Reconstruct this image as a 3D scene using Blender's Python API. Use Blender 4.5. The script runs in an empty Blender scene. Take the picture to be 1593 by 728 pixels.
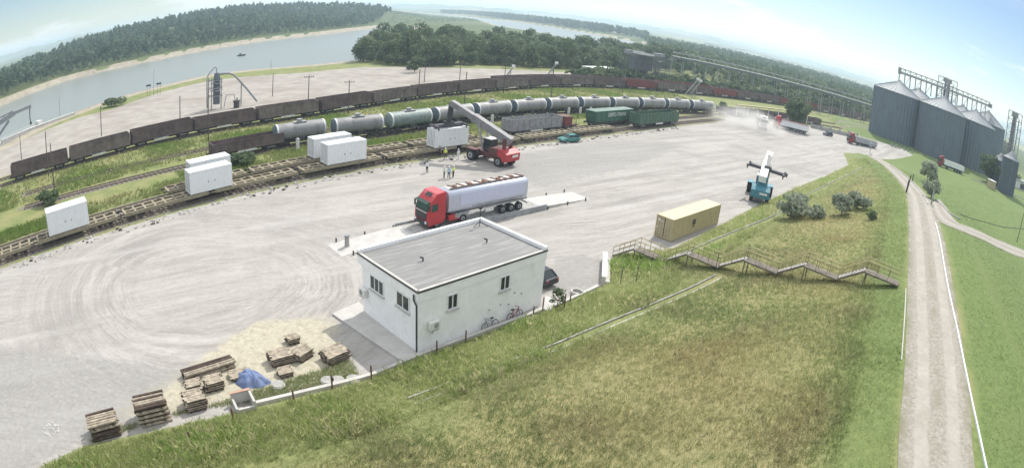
import bpy, bmesh, math, random
import numpy as np
from mathutils import Vector, Matrix
rnd = random.Random(7)
rng = np.random.default_rng(11)
R = math.radians
SC = bpy.context.scene
COL = SC.collection

# ------------------------------------------------------------------ camera (wide-angle webcam lens with barrel distortion)
PW, PH = 1593.0, 728.0
F, K3, PITCH, ROLL, CAMH = 951.917, 0.196457, 0.370571, -0.0857422, 24.0
_c, _s = math.cos(ROLL), math.sin(ROLL)
UP = np.array([-_s*math.cos(PITCH), _c*math.cos(PITCH), math.sin(PITCH)])
FW = np.array([0, 0, -1.0]) - UP*(-UP[2]); FW /= np.linalg.norm(FW)
RT = np.cross(FW, UP)
cam = bpy.data.cameras.new('camera'); cam.type = 'PANO'; cam.panorama_type = 'FISHEYE_LENS_POLYNOMIAL'
cam.sensor_fit = 'HORIZONTAL'; cam.sensor_width = 36.0; cam.clip_end = 30000; cam.clip_start = 0.1
MM = PW/36.0/F
cam.fisheye_fov = R(179)
cam.fisheye_polynomial_k0 = 0.0; cam.fisheye_polynomial_k1 = -MM; cam.fisheye_polynomial_k2 = 0.0
cam.fisheye_polynomial_k3 = -K3*MM**3; cam.fisheye_polynomial_k4 = 0.0
co = bpy.data.objects.new('camera', cam); COL.objects.link(co)
m3 = Matrix((RT.tolist(), FW.tolist(), UP.tolist()))
co.matrix_world = Matrix.Translation((0, 0, CAMH)) @ m3.to_4x4()
SC.camera = co

# ------------------------------------------------------------------ sky, sun, exposure
SUN_EL, SUN_AZ = R(49), math.atan2(0.43, 0.90)
sdir = Vector((math.sin(SUN_AZ)*math.cos(SUN_EL), math.cos(SUN_AZ)*math.cos(SUN_EL), math.sin(SUN_EL)))
W = bpy.data.worlds.new('World'); SC.world = W; W.use_nodes = True
wn = W.node_tree.nodes; wl = W.node_tree.links
bg = wn['Background']
sky = wn.new('ShaderNodeTexSky'); sky.sky_type = 'NISHITA'; sky.sun_disc = False
sky.sun_elevation = SUN_EL; sky.sun_rotation = SUN_AZ; sky.air_density = 1.0; sky.dust_density = 0.1; sky.ozone_density = 1.6
tc = wn.new('ShaderNodeTexCoord')
mp = wn.new('ShaderNodeMapping'); mp.inputs['Scale'].default_value = (1.0, 1.0, 4.5)
wl.new(tc.outputs['Generated'], mp.inputs['Vector'])
cn = wn.new('ShaderNodeTexNoise'); cn.inputs['Scale'].default_value = 2.6; cn.inputs['Detail'].default_value = 9; cn.inputs['Roughness'].default_value = 0.6
wl.new(mp.outputs[0], cn.inputs['Vector'])
cr = wn.new('ShaderNodeValToRGB'); cr.color_ramp.elements[0].position = 0.50; cr.color_ramp.elements[1].position = 0.63
cr.color_ramp.elements[1].color = (.8, .8, .8, 1)
wl.new(cn.outputs['Fac'], cr.inputs['Fac'])
mx = wn.new('ShaderNodeMixRGB'); mx.inputs['Color2'].default_value = (11.0, 11.3, 11.6, 1)
wl.new(cr.outputs['Color'], mx.inputs['Fac']); wl.new(sky.outputs['Color'], mx.inputs['Color1'])
# bright white veil added above the view to lift ambient light, fading towards horizon
sx = wn.new('ShaderNodeSeparateXYZ'); wl.new(tc.outputs['Generated'], sx.inputs[0])
vr = wn.new('ShaderNodeValToRGB'); vr.color_ramp.elements[0].position = .20; vr.color_ramp.elements[1].position = .55; vr.color_ramp.elements[1].color = (.8, .8, .8, 1)
wl.new(sx.outputs[2], vr.inputs[0]); m2 = wn.new('ShaderNodeMixRGB'); m2.inputs['Color2'].default_value = (13.2, 13.4, 13.7, 1)
wl.new(vr.outputs[0], m2.inputs['Fac']); wl.new(mx.outputs['Color'], m2.inputs['Color1'])
wl.new(m2.outputs['Color'], bg.inputs['Color']); bg.inputs['Strength'].default_value = 0.072
sl = bpy.data.lights.new('sun', 'SUN'); sl.energy = 3.1; sl.angle = R(0.55); sl.color = (1.0, 0.955, 0.88)
so = bpy.data.objects.new('sun', sl); COL.objects.link(so); so.rotation_euler = sdir.to_track_quat('Z', 'Y').to_euler()
SC.view_settings.view_transform = 'Standard'; SC.view_settings.look = 'None'; SC.view_settings.gamma = 1
SC.view_settings.use_curve_mapping = False
SC.view_settings.exposure = 0.64
SC.cycles.volume_bounces = 1; SC.cycles.max_bounces = 6; SC.cycles.transparent_max_bounces = 12
SC.cycles.use_denoising = True

# ------------------------------------------------------------------ where things stand: a bearing in the photograph and a height give a place on the ground
def ray(px, py):
    x = (px-PW/2)/F; y = -(py-PH/2)/F
    r = math.hypot(x, y)+1e-12; th = r+K3*r**3; s = math.sin(th)/r
    d = np.array([x*s, y*s, -math.cos(th)])
    return np.array([d@RT, d@FW, d@UP])
def at(px, py, z=0.0):
    d = ray(px, py); t = (z-CAMH)/d[2]
    return Vector((d[0]*t, d[1]*t, z))
def atd(px, py, dist):
    d = ray(px, py); t = dist/math.hypot(d[0], d[1])
    return Vector((d[0]*t, d[1]*t, CAMH+d[2]*t))
def proj(p):
    v = p[0]*RT+p[1]*FW+(p[2]-CAMH)*UP; v = v/np.linalg.norm(v); th = math.acos(-v[2]); r = th
    for _ in range(8): r -= (r+K3*r**3-th)/(1+3*K3*r*r)
    h = math.hypot(v[0], v[1]); return PW/2+r*F*v[0]/h, PH/2-r*F*v[1]/h
def azp(azdeg, dist, z=0.0):
    return Vector((math.sin(R(azdeg))*dist, math.cos(R(azdeg))*dist, z))
def sst(a, b, x):
    t = np.clip((x-a)/(b-a), 0, 1); return t*t*(3-2*t)
def polyd(P, L):
    """distance of points P (n,2) to polyline L (m,2): distance, index+fraction"""
    best = np.full(len(P), 1e18); par = np.zeros(len(P))
    for i in range(len(L)-1):
        a, b = L[i], L[i+1]; ab = b-a
        t = np.clip(((P-a)@ab)/(ab@ab+1e-12), 0, 1)
        d = ((P-a-t[:, None]*ab)**2).sum(1)
        k = d < best; best[k] = d[k]; par[k] = i+t[k]
    return np.sqrt(best), par
def inside(P, L):
    c = np.zeros(len(P), bool); n = len(L); j = n-1
    for i in range(n):
        xi, yi = L[i]; xj, yj = L[j]
        if yi != yj:
            k = ((yi > P[:, 1]) != (yj > P[:, 1])) & (P[:, 0] < (xj-xi)*(P[:, 1]-yi)/(yj-yi)+xi)
            c ^= k
        j = i
    return c
def sd(P, L):
    L = np.asarray(L); d, _ = polyd(P, np.vstack([L, L[:1]]))
    return np.where(inside(P, L), d, -d)
def px2(lst, z=0.0): return np.array([at(x, y, z)[:2] for x, y in lst])

TOE = np.vstack([[[-60, -25], [-38, 2]], px2([(60, 728), (130, 693), (400, 632), (560, 593), (650, 556), (750, 520), (850, 483), (905, 460), (938, 443)]),
                 [[9.6, 56.0], [11.5, 58.6]], px2([(1045, 387), (1115, 353), (1165, 326), (1230, 296), (1280, 276), (1320, 257), (1312, 238), (1338, 239)])])
CR = [((1390, 728), 8), ((1400, 600), 8), ((1408, 450), 8), ((1411, 350), 8), ((1408, 300), 7), ((1395, 280), 5), ((1370, 255), 2.5), ((1345, 240), .5)]
CRL = np.vstack([[[-6, -40], [7, -6]], [at(q[0], q[1], z)[:2] for q, z in CR]]); CRZ = np.array([8, 8]+[z for _, z in CR], float)
CRR = []
for i in range(len(CRL)):
    a = CRL[max(i-1, 0)]; b = CRL[min(i+1, len(CRL)-1)]; t = (b-a)/np.linalg.norm(b-a)
    CRR.append(CRL[i]+np.array([t[1], -t[0]])*6.6)
CRR = np.array(CRR)
HILL = np.vstack([TOE, CRL[::-1]])
ROADP = np.vstack([CRL, CRR[::-1]])
RIGHT = np.vstack([CRR, [[112, 168], [122, 185], [140, 240], [330, 260], [360, 120], [280, -80], [0, -80]]])
RIVA = np.vstack([[[-150, 20]], px2([(0, 245), (60, 212), (170, 168), (330, 126), (480, 112), (566, 103)], -3),
                  [[-70, 262], [-84, 300], [-98, 360]], px2([(566, 60), (592, 57), (640, 49), (652, 43), (600, 43), (500, 55), (400, 66), (240, 95), (100, 127), (0, 165)], -3), [[-300, 20]]])
RIVB = px2([(560, 16.4), (590, 17.6), (640, 20), (700, 24), (750, 29.5), (800, 35), (850, 42), (900, 50), (960, 61), (1000, 68), (980, 76), (900, 68), (840, 54), (775, 44), (762, 38), (735, 31), (690, 26), (640, 23), (590, 21), (560, 19)], -3)
HORAZ = np.array([-75, -56, -52, -49, -47, -40, -25, -16, -14, -11, -8, -2, 4, 10, 17, 23, 30, 34, 45, 51, 75])
HOREL = np.array([.3, .35, .4, .24, .43, .3, .3, .56, .42, .36, .3, .24, .26, .22, .26, .18, .14, .1, .1, .9, .6])
def ground(P):
    P = np.atleast_2d(np.asarray(P, float)); z = np.zeros(len(P)); r = np.hypot(P[:, 0], P[:, 1])
    k = inside(P, HILL)
    if k.any():
        dT, _ = polyd(P[k], TOE); dC, pc = polyd(P[k], CRL)
        z[k] = np.interp(pc, range(len(CRZ)), CRZ)*dT/(dT+dC+1e-9)
    k = inside(P, ROADP)
    if k.any():
        _, pc = polyd(P[k], CRL); z[k] = np.interp(pc, range(len(CRZ)), CRZ)
    k = inside(P, RIGHT)
    if k.any():
        dR, pc = polyd(P[k], CRR); zc = np.interp(pc, range(len(CRZ)), CRZ)
        zb = 2*np.clip((P[k, 0]-112)/30, 0, 1)*np.clip((330-P[k, 0])/60, 0, 1)
        zb = np.where(P[k, 1] < 120, 2*np.clip((330-P[k, 0])/60, 0, 1), zb)
        z[k] = zb+(zc-zb)*(1-sst(0, 30, dR))
    far = r > 90
    if far.any():
        Q = P[far]; zz = z[far].copy()
        sa = sd(Q, RIVA); sb = sd(Q, RIVB); s = np.maximum(sa, sb)
        az = np.degrees(np.arctan2(Q[:, 0], Q[:, 1]))
        rise = 19*np.interp(az, [-60, -55, -50, -44, -36, -30, -24, -18], [.0, .0, .25, .7, 1.05, 1.4, 1.35, 1.1])*sst(20, 330, -sa)*sst(-8, -17, az)*(Q[:, 0] < -120)
        zz = np.where(s < 0, zz+rise, zz)
        mid = sst(60, 20, np.abs(Q[:, 0]+95))*sst(420, 520, Q[:, 1])
        zz = zz-2.2*mid*0
        w = sst(-7, 7, s)
        zz = zz*(1-w)-6*w
        rr = r[far]
        e = np.interp(az, HORAZ, HOREL)+0.05*np.sin(az*1.9)+0.03*np.sin(az*5.3+1)+.02*np.sin(az*13)
        hz = CAMH+np.tan(np.radians(e))*5600
        wob = 5600+500*np.sin(az*.31)
        far_z = hz*np.exp(-((rr-wob)/1100.0)**2)
        zz = np.where(s < 0, np.maximum(zz, far_z*(rr > 2600)), zz)
        z[far] = zz
    return z
def gz(x, y): return float(ground([[x, y]])[0])
def hit(px, py, dz=0.0):
    z = 4.0
    for _ in range(40):
        p = at(px, py, z+dz); z = 0.5*z+0.5*gz(p.x, p.y)
    p = at(px, py, z+dz); return Vector((p.x, p.y, z))

# ------------------------------------------------------------------ mesh and node helpers
class MB:
    def __init__(s): s.v = []; s.f = []; s.m = []; s.sm = []
    def add(s, vs, fs, mi=0, sm=False):
        o = len(s.v); s.v += [tuple(v) for v in vs]
        for f in fs: s.f.append([i+o for i in f]); s.m.append(mi); s.sm.append(sm)
        return s
    def box(s, x, y, z, sx, sy, sz, mi=0, rz=0.0, tx=1.0, ty=1.0):
        c, n = math.cos(rz), math.sin(rz); vs = []
        for dz in (-.5, .5):
            kx, ky = (tx, ty) if dz > 0 else (1, 1)
            for dx, dy in ((-.5, -.5), (.5, -.5), (.5, .5), (-.5, .5)):
                a, b = dx*sx*kx, dy*sy*ky
                vs.append((x+a*c-b*n, y+a*n+b*c, z+dz*sz))
        return s.add(vs, [(3, 2, 1, 0), (4, 5, 6, 7), (0, 1, 5, 4), (1, 2, 6, 5), (2, 3, 7, 6), (3, 0, 4, 7)], mi)
    def bar(s, p, q, w, h, mi=0):
        p, q = Vector(p), Vector(q); d = (q-p).normalized(); u = Vector((0, 0, 1))
        if abs(d.z) > .95: u = Vector((0, 1, 0))
        a = d.cross(u).normalized()*w/2; b = a.cross(d).normalized()*h/2
        vs = [p-a-b, p+a-b, p+a+b, p-a+b, q-a-b, q+a-b, q+a+b, q-a+b]
        return s.add(vs, [(0, 1, 2, 3), (7, 6, 5, 4), (1, 0, 4, 5), (2, 1, 5, 6), (3, 2, 6, 7), (0, 3, 7, 4)], mi)
    def cyl(s, p, q, r, r2=None, n=12, mi=0, cap=True, sm=True):
        p, q = Vector(p), Vector(q); r2 = r if r2 is None else r2; d = (q-p).normalized()
        u = Vector((0, 0, 1)) if abs(d.z) < .9 else Vector((1, 0, 0))
        a = d.cross(u).normalized(); b = d.cross(a)
        vs = []
        for c, rr in ((p, r), (q, r2)):
            for i in range(n):
                t = 2*math.pi*i/n; vs.append(c+a*math.cos(t)*rr+b*math.sin(t)*rr)
        s.add(vs, [(i, (i+1) % n, n+(i+1) % n, n+i) for i in range(n)], mi, sm)
        if cap: s.add(vs[:n], [tuple(range(n))[::-1]], mi); s.add(vs[n:], [tuple(range(n))], mi)
        return s
    def tube(s, pts, r, n=6, mi=0):
        for a, b in zip(pts[:-1], pts[1:]): s.cyl(a, b, r, n=n, mi=mi)
        return s
    def prism(s, poly, y0, y1, mi=0):   # polygon in x-z, extruded along y
        n = len(poly); vs = [(x, y0, z) for x, z in poly]+[(x, y1, z) for x, z in poly]
        return s.add(vs, [tuple(range(n)), tuple(range(2*n-1, n-1, -1))]+[((i+1) % n, i, n+i, n+(i+1) % n) for i in range(n)], mi)
    def lathe(s, prof, n=24, mi=0, c=(0, 0, 0), sm=True):   # profile of (r, z)
        vs = []
        for r, z in prof:
            for i in range(n):
                t = 2*math.pi*i/n; vs.append((c[0]+r*math.cos(t), c[1]+r*math.sin(t), c[2]+z))
        fs = []
        for k in range(len(prof)-1):
            for i in range(n): fs.append((k*n+i, k*n+(i+1) % n, (k+1)*n+(i+1) % n, (k+1)*n+i))
        return s.add(vs, fs, mi, sm)
    def loft(s, secs, mi=0, sm=True, cap=True):
        n = len(secs[0]); vs = [v for c in secs for v in c]; fs = []
        for k in range(len(secs)-1):
            for i in range(n): fs.append((k*n+i, k*n+(i+1) % n, (k+1)*n+(i+1) % n, (k+1)*n+i))
        s.add(vs, fs, mi, sm)
        if cap: s.add(secs[0], [tuple(range(n))[::-1]], mi); s.add(secs[-1], [tuple(range(n))], mi)
        return s
    def mesh(s, name, mats):
        me = bpy.data.meshes.new(name); me.from_pydata(s.v, [], s.f)
        for m in (mats if isinstance(mats, (list, tuple)) else [mats]): me.materials.append(m)
        me.polygons.foreach_set('material_index', s.m); me.polygons.foreach_set('use_smooth', s.sm)
        bm = bmesh.new(); bm.from_mesh(me); bmesh.ops.recalc_face_normals(bm, faces=bm.faces); bm.to_mesh(me); bm.free()
        return me
    def build(s, name, mats, parent=None, loc=None):
        o = bpy.data.objects.new(name, s.mesh(name, mats)); COL.objects.link(o)
        if parent: o.parent = parent
        if loc is not None: o.location = loc
        return o
def tag(o, label=None, cat=None, group=None, kind=None):
    if label: o['label'] = label
    if cat: o['category'] = cat
    if group: o['group'] = group
    if kind: o['kind'] = kind
    return o
def thing(name, label, cat, loc=(0, 0, 0), rz=0.0, group=None):
    o = bpy.data.objects.new(name, None); COL.objects.link(o); o.empty_display_size = .3
    o.location = loc; o.rotation_euler = (0, 0, rz)
    return tag(o, label, cat, group)
def dup(o, loc=None, rz=None, label=None, parent=None):
    c = o.copy(); COL.objects.link(c)
    if parent: c.parent = parent
    if loc is not None: c.location = loc
    if rz is not None: c.rotation_euler = (0, 0, rz)
    if label: c['label'] = label
    for ch in list(o.children): dup(ch, parent=c)
    return c
def big(name, V, Fc, mats, attrs=None, smooth=False, parent=None):
    me = bpy.data.meshes.new(name); V = np.ascontiguousarray(V, np.float32); Fc = np.ascontiguousarray(Fc, np.int32); k = Fc.shape[1]
    me.vertices.add(len(V)); me.vertices.foreach_set('co', V.ravel())
    me.loops.add(Fc.size); me.loops.foreach_set('vertex_index', Fc.ravel())
    me.polygons.add(len(Fc)); me.polygons.foreach_set('loop_start', np.arange(len(Fc), dtype=np.int32)*k)
    me.polygons.foreach_set('use_smooth', np.full(len(Fc), smooth))
    me.update(calc_edges=True)
    for m in (mats if isinstance(mats, (list, tuple)) else [mats]): me.materials.append(m)
    for an, (dom, val) in (attrs or {}).items():
        a = me.attributes.new(an, 'FLOAT_COLOR', dom)
        c = np.ones((len(val), 4), np.float32); c[:, :val.shape[1]] = val; a.data.foreach_set('color', c.ravel())
    o = bpy.data.objects.new(name, me); COL.objects.link(o)
    if parent: o.parent = parent
    return o
class NT:
    def __init__(s, name):
        s.m = bpy.data.materials.new(name); s.m.use_nodes = True; s.t = s.m.node_tree; s.b = s.t.nodes['Principled BSDF']
        s.out = s.t.nodes['Material Output']
    def n(s, t, **k):
        x = s.t.nodes.new(t)
        for a, v in k.items(): setattr(x, a, v)
        return x
    def l(s, a, b): s.t.links.new(a, b)
    def sock(s, inp, v):
        if hasattr(v, 'links'): s.l(v, inp)
        else: inp.default_value = v
    def mix(s, f, a, b, mode='MIX'):
        x = s.n('ShaderNodeMixRGB', blend_type=mode)
        for i, v in zip(x.inputs, (f, a, b)):
            s.sock(i, v if not isinstance(v, tuple) or len(v) == 4 else (*v, 1))
        return x.outputs[0]
    def math(s, op, a, b=0.0, c=0.0):
        x = s.n('ShaderNodeMath', operation=op)
        for i, v in zip(x.inputs, (a, b, c)): s.sock(i, v)
        return x.outputs[0]
    def noise(s, scale, detail=4, vec=None, rough=.55, out='Fac'):
        x = s.n('ShaderNodeTexNoise'); x.inputs['Scale'].default_value = scale; x.inputs['Detail'].default_value = detail; x.inputs['Roughness'].default_value = rough
        if vec is not None: s.l(vec, x.inputs['Vector'])
        return x.outputs[out]
    def ramp(s, f, a, b, ca=(0, 0, 0, 1), cb=(1, 1, 1, 1)):
        x = s.n('ShaderNodeValToRGB'); e = x.color_ramp.elements
        e[0].position = a; e[1].position = b; e[0].color = ca; e[1].color = cb; s.l(f, x.inputs[0]); return x.outputs[0]
    def pos(s): return s.n('ShaderNodeNewGeometry').outputs['Position']
    def obj(s): return s.n('ShaderNodeTexCoord').outputs['Object']
    def attr(s, n): return s.n('ShaderNodeAttribute', attribute_name=n)
    def bump(s, h, d=.05, strength=.6):
        x = s.n('ShaderNodeBump'); x.inputs['Distance'].default_value = d; x.inputs['Strength'].default_value = strength
        s.l(h, x.inputs['Height']); s.l(x.outputs[0], s.b.inputs['Normal'])
_M = {}
def mat(name, col, rough=.7, metal=0.0, var=.18, scale=1.5, dirt=None, dirt_amt=.5, spec=.4, bump=0.0):
    if name in _M: return _M[name]
    n = NT(name); v = n.obj(); f = n.noise(scale, 5, v, .62)
    d = tuple(max(0, c*(1-var*1.6)) for c in col); l = tuple(min(1, c*(1+var)) for c in col)
    c = n.mix(n.ramp(f, .3, .7), d, l)
    if dirt:
        g = n.noise(scale*.6+.3, 6, v, .7); c = n.mix(n.math('MULTIPLY', n.ramp(g, .5, .68), dirt_amt), c, dirt)
    n.l(c, n.b.inputs['Base Color']); n.b.inputs['Roughness'].default_value = rough; n.b.inputs['Metallic'].default_value = metal
    n.b.inputs['Specular IOR Level'].default_value = spec
    if bump: n.bump(n.noise(scale*8, 3, v), bump, .5)
    _M[name] = n.m; return n.m

RUST = (.16, .085, .055)
M = dict(
 white=mat('white_paint', (.74, .76, .77), .45, dirt=(.42, .39, .35), dirt_amt=.35, scale=.7, var=.06),
 plaster=mat('white_plaster', (.86, .86, .86), .85, var=.06, scale=.7, dirt=(.60, .58, .54), dirt_amt=.45),
 concrete=mat('concrete', (.36, .35, .33), .9, scale=1.2, dirt=(.25, .24, .22)),
 pale_concrete=mat('pale_concrete', (.46, .445, .42), .9, scale=.9, var=.1, dirt=(.4, .38, .35)),
 grey=mat('grey_paint', (.28, .29, .30), .6), dark=mat('dark_steel', (.055, .055, .06), .6), rubber=mat('tyre_rubber', (.03, .03, .032), .85),
 steel=mat('grey_steel', (.36, .37, .39), .45, .5), galv=mat('galvanised_steel', (.12, .15, .19), .6, .1, var=.10, scale=.25, dirt=(.13, .14, .16), dirt_amt=.35),
 glass=mat('dark_glass', (.03, .04, .045), .08, var=.1), rust=mat('rusty_steel', RUST, .8, var=.35),
 brown=mat('brown_wagon_paint', (.15, .112, .108), .8, var=.3, scale=.5, dirt=(.17, .13, .12), dirt_amt=.6),
 maroon=mat('maroon_paint', (.20, .05, .05), .65, dirt=(.16, .1, .09)),
 wag_frame=mat('wagon_frame_paint', (.06, .055, .055), .8, var=.3),
 tank=mat('tank_grey_paint', (.26, .262, .265), .55, var=.14, scale=.4, dirt=(.12, .11, .10), dirt_amt=.8),
 tank_end=mat('tank_end_shaded_paint', (.10, .135, .17), .6, dirt=(.07, .07, .07)),  # blue-grey ends, darkened to paint shade into the gaps between wagons
 tank_green=mat('tank_green_paint', (.21, .265, .25), .55, dirt=(.14, .135, .125), dirt_amt=.75),
 band=mat('tank_band', (.62, .63, .63), .5, var=.08),
 yellow=mat('faded_yellow_paint', (.42, .36, .19), .6, var=.15, dirt=(.35, .27, .14)),
 flat=mat('dusty_wagon_deck', (.30, .26, .18), .85, var=.35, dirt=(.10, .085, .075), dirt_amt=.8, scale=.8),
 cream=mat('cream_container_paint', (.44, .37, .22), .55, var=.08, dirt=(.33, .26, .17), dirt_amt=.5),
 cream_top=mat('cream_container_roof', (.52, .45, .30), .6, var=.1, dirt=(.45, .34, .26), dirt_amt=.6),
 red=mat('red_paint', (.42, .035, .045), .4, var=.08, dirt=(.26, .10, .09), dirt_amt=.45, scale=.9), darkred=mat('dark_red_paint', (.22, .03, .035), .4),
 pink=mat('sun_faded_red_paint', (.62, .12, .13), .45), green=mat('green_paint', (.05, .135, .09), .55, dirt=(.1, .13, .11)),
 teal=mat('teal_paint', (.06, .21, .27), .45, dirt=(.15, .2, .22), dirt_amt=.3), tealcar=mat('teal_green_car_paint', (.05, .20, .18), .25, var=.04),
 navy=mat('dark_blue_car_paint', (.035, .04, .075), .25, var=.05), black=mat('black_car_paint', (.035, .035, .042), .25, var=.05),
 silver=mat('polished_tank', (.50, .53, .62), .32, .35, var=.05, scale=.4, dirt=(.36, .35, .36), dirt_amt=.4),
 offwhite=mat('off_white_panel', (.66, .66, .64), .55, dirt=(.45, .42, .4)),
 wood=mat('weathered_wood', (.36, .31, .24), .9, var=.35, scale=2.5, dirt=(.16, .11, .08)), wood2=mat('dark_shaded_wood', (.085, .06, .048), .9, var=.3, scale=2.5),  # second wood deepened so stack sides and gaps carry painted shade
 pole=mat('tarred_pole', (.11, .09, .085), .85), tarp=mat('blue_tarpaulin', (.13, .18, .33), .6, var=.3, scale=3, dirt=(.25, .27, .32), dirt_amt=.5),
 blue=mat('blue_cladding', (.07, .11, .22), .6), roof=mat('bitumen_roof', (.3, .3, .3), .8), bark=mat('bark', (.10, .075, .055), .95, var=.3),
 brick=mat('pinkish_brick', (.42, .27, .2), .9, var=.15), orange=mat('hi_vis_yellow', (.62, .72, .12), .6, var=.05),
 skin=mat('skin', (.45, .27, .19), .6, var=.05), trousers=mat('dark_trousers', (.04, .045, .07), .85), shirtw=mat('white_shirt', (.7, .72, .74), .8, var=.05),
 shirtb=mat('pale_blue_shirt', (.35, .5, .62), .8, var=.05), shirtg=mat('light_green_shirt', (.38, .6, .42), .8, var=.05), shirtd=mat('dark_jacket', (.07, .08, .1), .8),
 hair=mat('dark_hair', (.03, .02, .015), .8), helmet=mat('white_helmet', (.8, .8, .78), .4, var=.02), lamp_glass=mat('headlight_glass', (.7, .72, .75), .1, var=.03),
 railm=mat('rail_steel', (.20, .15, .13), .55, .4), sleeper=mat('sleeper', (.17, .15, .13), .95, var=.3), ac=mat('air_conditioner_casing', (.66, .66, .63), .5, var=.06),
)
# roof sheet of the white building: grey membrane with pale streaks across it
n = NT('roof_membrane'); v = n.obj(); mpn = n.n('ShaderNodeMapping'); mpn.inputs['Scale'].default_value = (.35, 4.5, 1); n.l(v, mpn.inputs[0])
st = n.ramp(n.noise(1.1, 7, mpn.outputs[0], .7), .5, .74); bl = n.ramp(n.noise(.35, 3, v), .35, .65)
c = n.mix(st, (.17, .168, .165), (.37, .365, .36)); c = n.mix(n.math('MULTIPLY', bl, .35), c, (.22, .215, .21))
n.l(c, n.b.inputs['Base Color']); n.b.inputs['Roughness'].default_value = .7; M['membrane'] = n.m
# leaves: attribute "tint" is each leaf clump's own hue
def leafmat(name, dark, light, trans=.35):
    n = NT(name); a = n.attr('tint'); c = n.mix(a.outputs['Fac'], dark, light)
    n.l(c, n.b.inputs['Base Color']); n.b.inputs['Roughness'].default_value = .65; n.b.inputs['Specular IOR Level'].default_value = .25
    t = n.n('ShaderNodeBsdfTranslucent'); n.l(c, t.inputs['Color'])
    x = n.n('ShaderNodeMixShader'); x.inputs[0].default_value = trans
    n.l(n.b.outputs[0], x.inputs[1]); n.l(t.outputs[0], x.inputs[2]); n.l(x.outputs[0], n.out.inputs['Surface']); return n.m
M['leaf'] = leafmat('deciduous_leaves', (.065, .112, .058), (.17, .215, .105))
M['leaf_far'] = leafmat('bank_wood_leaves', (.06, .105, .062), (.14, .19, .105))
M['leaf_grey'] = leafmat('silvery_bush_leaves', (.19, .23, .16), (.40, .44, .33), .3)
# grass blades carry their own colour
n = NT('grass_blades'); a = n.attr('tint'); n.l(a.outputs['Color'], n.b.inputs['Base Color']); n.b.inputs['Roughness'].default_value = .7; n.b.inputs['Specular IOR Level'].default_value = .15
t = n.n('ShaderNodeBsdfTranslucent'); n.l(a.outputs['Color'], t.inputs['Color']); x = n.n('ShaderNodeMixShader'); x.inputs[0].default_value = .55
n.l(n.b.outputs[0], x.inputs[1]); n.l(t.outputs[0], x.inputs[2]); n.l(x.outputs[0], n.out.inputs['Surface']); M['blade'] = n.m
# water: muddy river
n = NT('river_water'); nz = n.noise(.25, 3, n.pos()); mpn = n.n('ShaderNodeMapping')
n.b.inputs['Base Color'].default_value = (.20, .22, .20, 1); n.b.inputs['Roughness'].default_value = .3; n.b.inputs['IOR'].default_value = 1.33
n.bump(n.noise(.9, 4, n.pos()), .02, .25); M['water'] = n.m
# ------------------------------------------------------------------ ground material
n = NT('ground_mix'); P = n.pos(); A = n.attr('ma'); B = n.attr('mb')
sa = n.n('ShaderNodeSeparateColor'); n.l(A.outputs['Color'], sa.inputs[0]); sb = n.n('ShaderNodeSeparateColor'); n.l(B.outputs['Color'], sb.inputs[0])
fine = n.noise(2.2, 6, P, .7); med = n.noise(.22, 5, P, .6); lrg = n.noise(.045, 4, P, .55); vfine = n.noise(9, 3, P, .7)
# grass: green with straw-coloured and reddish seed patches
g1 = n.mix(n.ramp(fine, .3, .7), (.11, .145, .05), (.20, .235, .09)); g1 = n.mix(n.math('MULTIPLY', n.ramp(med, .42, .62), .7), g1, (.27, .25, .12))
gd = n.mix(n.ramp(fine, .3, .7), (.20, .175, .085), (.34, .30, .15)); gd = n.mix(n.math('MULTIPLY', n.ramp(lrg, .5, .62), .55), gd, (.32, .25, .15))
gl = n.mix(n.ramp(fine, .3, .7), (.10, .15, .05), (.155, .205, .07))
# yard: crushed limestone with wheel tracks along the lanes and round the turning circle
sp = n.n('ShaderNodeSeparateXYZ'); n.l(P, sp.inputs[0])
def lane(dx, dy, su, sv):
    u = n.math('ADD', n.math('MULTIPLY', sp.outputs[0], dy*su), n.math('MULTIPLY', sp.outputs[1], -dx*su))
    w = n.math('ADD', n.math('MULTIPLY', sp.outputs[0], dx*sv), n.math('MULTIPLY', sp.outputs[1], dy*sv))
    cx = n.n('ShaderNodeCombineXYZ'); n.l(u, cx.inputs[0]); n.l(w, cx.inputs[1]); return cx.outputs[0]
CC = at(320, 440)
dx = n.math('SUBTRACT', sp.outputs[0], CC.x); dy = n.math('SUBTRACT', sp.outputs[1], CC.y)
warp = n.math('MULTIPLY', n.math('SUBTRACT', n.noise(.06, 2, P), .5), 6.0)
rad = n.math('ADD', n.math('SQRT', n.math('ADD', n.math('MULTIPLY', dx, dx), n.math('MULTIPLY', dy, n.math('MULTIPLY', dy, 1.3)))), warp)
ang = n.math('ARCTAN2', dy, dx); cx = n.n('ShaderNodeCombineXYZ'); n.l(n.math('MULTIPLY', rad, 3.4), cx.inputs[0]); n.l(n.math('MULTIPLY', ang, 3.6), cx.inputs[1])
ringn = n.noise(1.0, 7, cx.outputs[0], .72); lanen = n.noise(1.0, 7, lane(.74, .67, 2.4, .08), .72); lane2 = n.noise(1.0, 6, lane(.93, .36, 2.0, .09), .68)
rm = n.mix(n.ramp(n.math('DIVIDE', rad, 34.0), .18, .32), (0, 0, 0), n.ramp(n.math('DIVIDE', rad, 34.0), .55, .85, (1, 1, 1, 1), (0, 0, 0, 1)))
tr = n.mix(rm, n.mix(n.ramp(lrg, .4, .6), lanen, lane2), ringn)
cx2 = n.n('ShaderNodeCombineXYZ'); n.l(n.math('MULTIPLY', rad, .75), cx2.inputs[0]); n.l(n.math('MULTIPLY', ang, .9), cx2.inputs[1])
midt = n.mix(rm, n.noise(1.0, 4, lane(.76, .65, .55, .022), .6), n.noise(1.0, 4, cx2.outputs[0], .6))
y = n.mix(n.ramp(midt, .36, .64), (.255, .24, .222), (.43, .41, .38))
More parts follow.
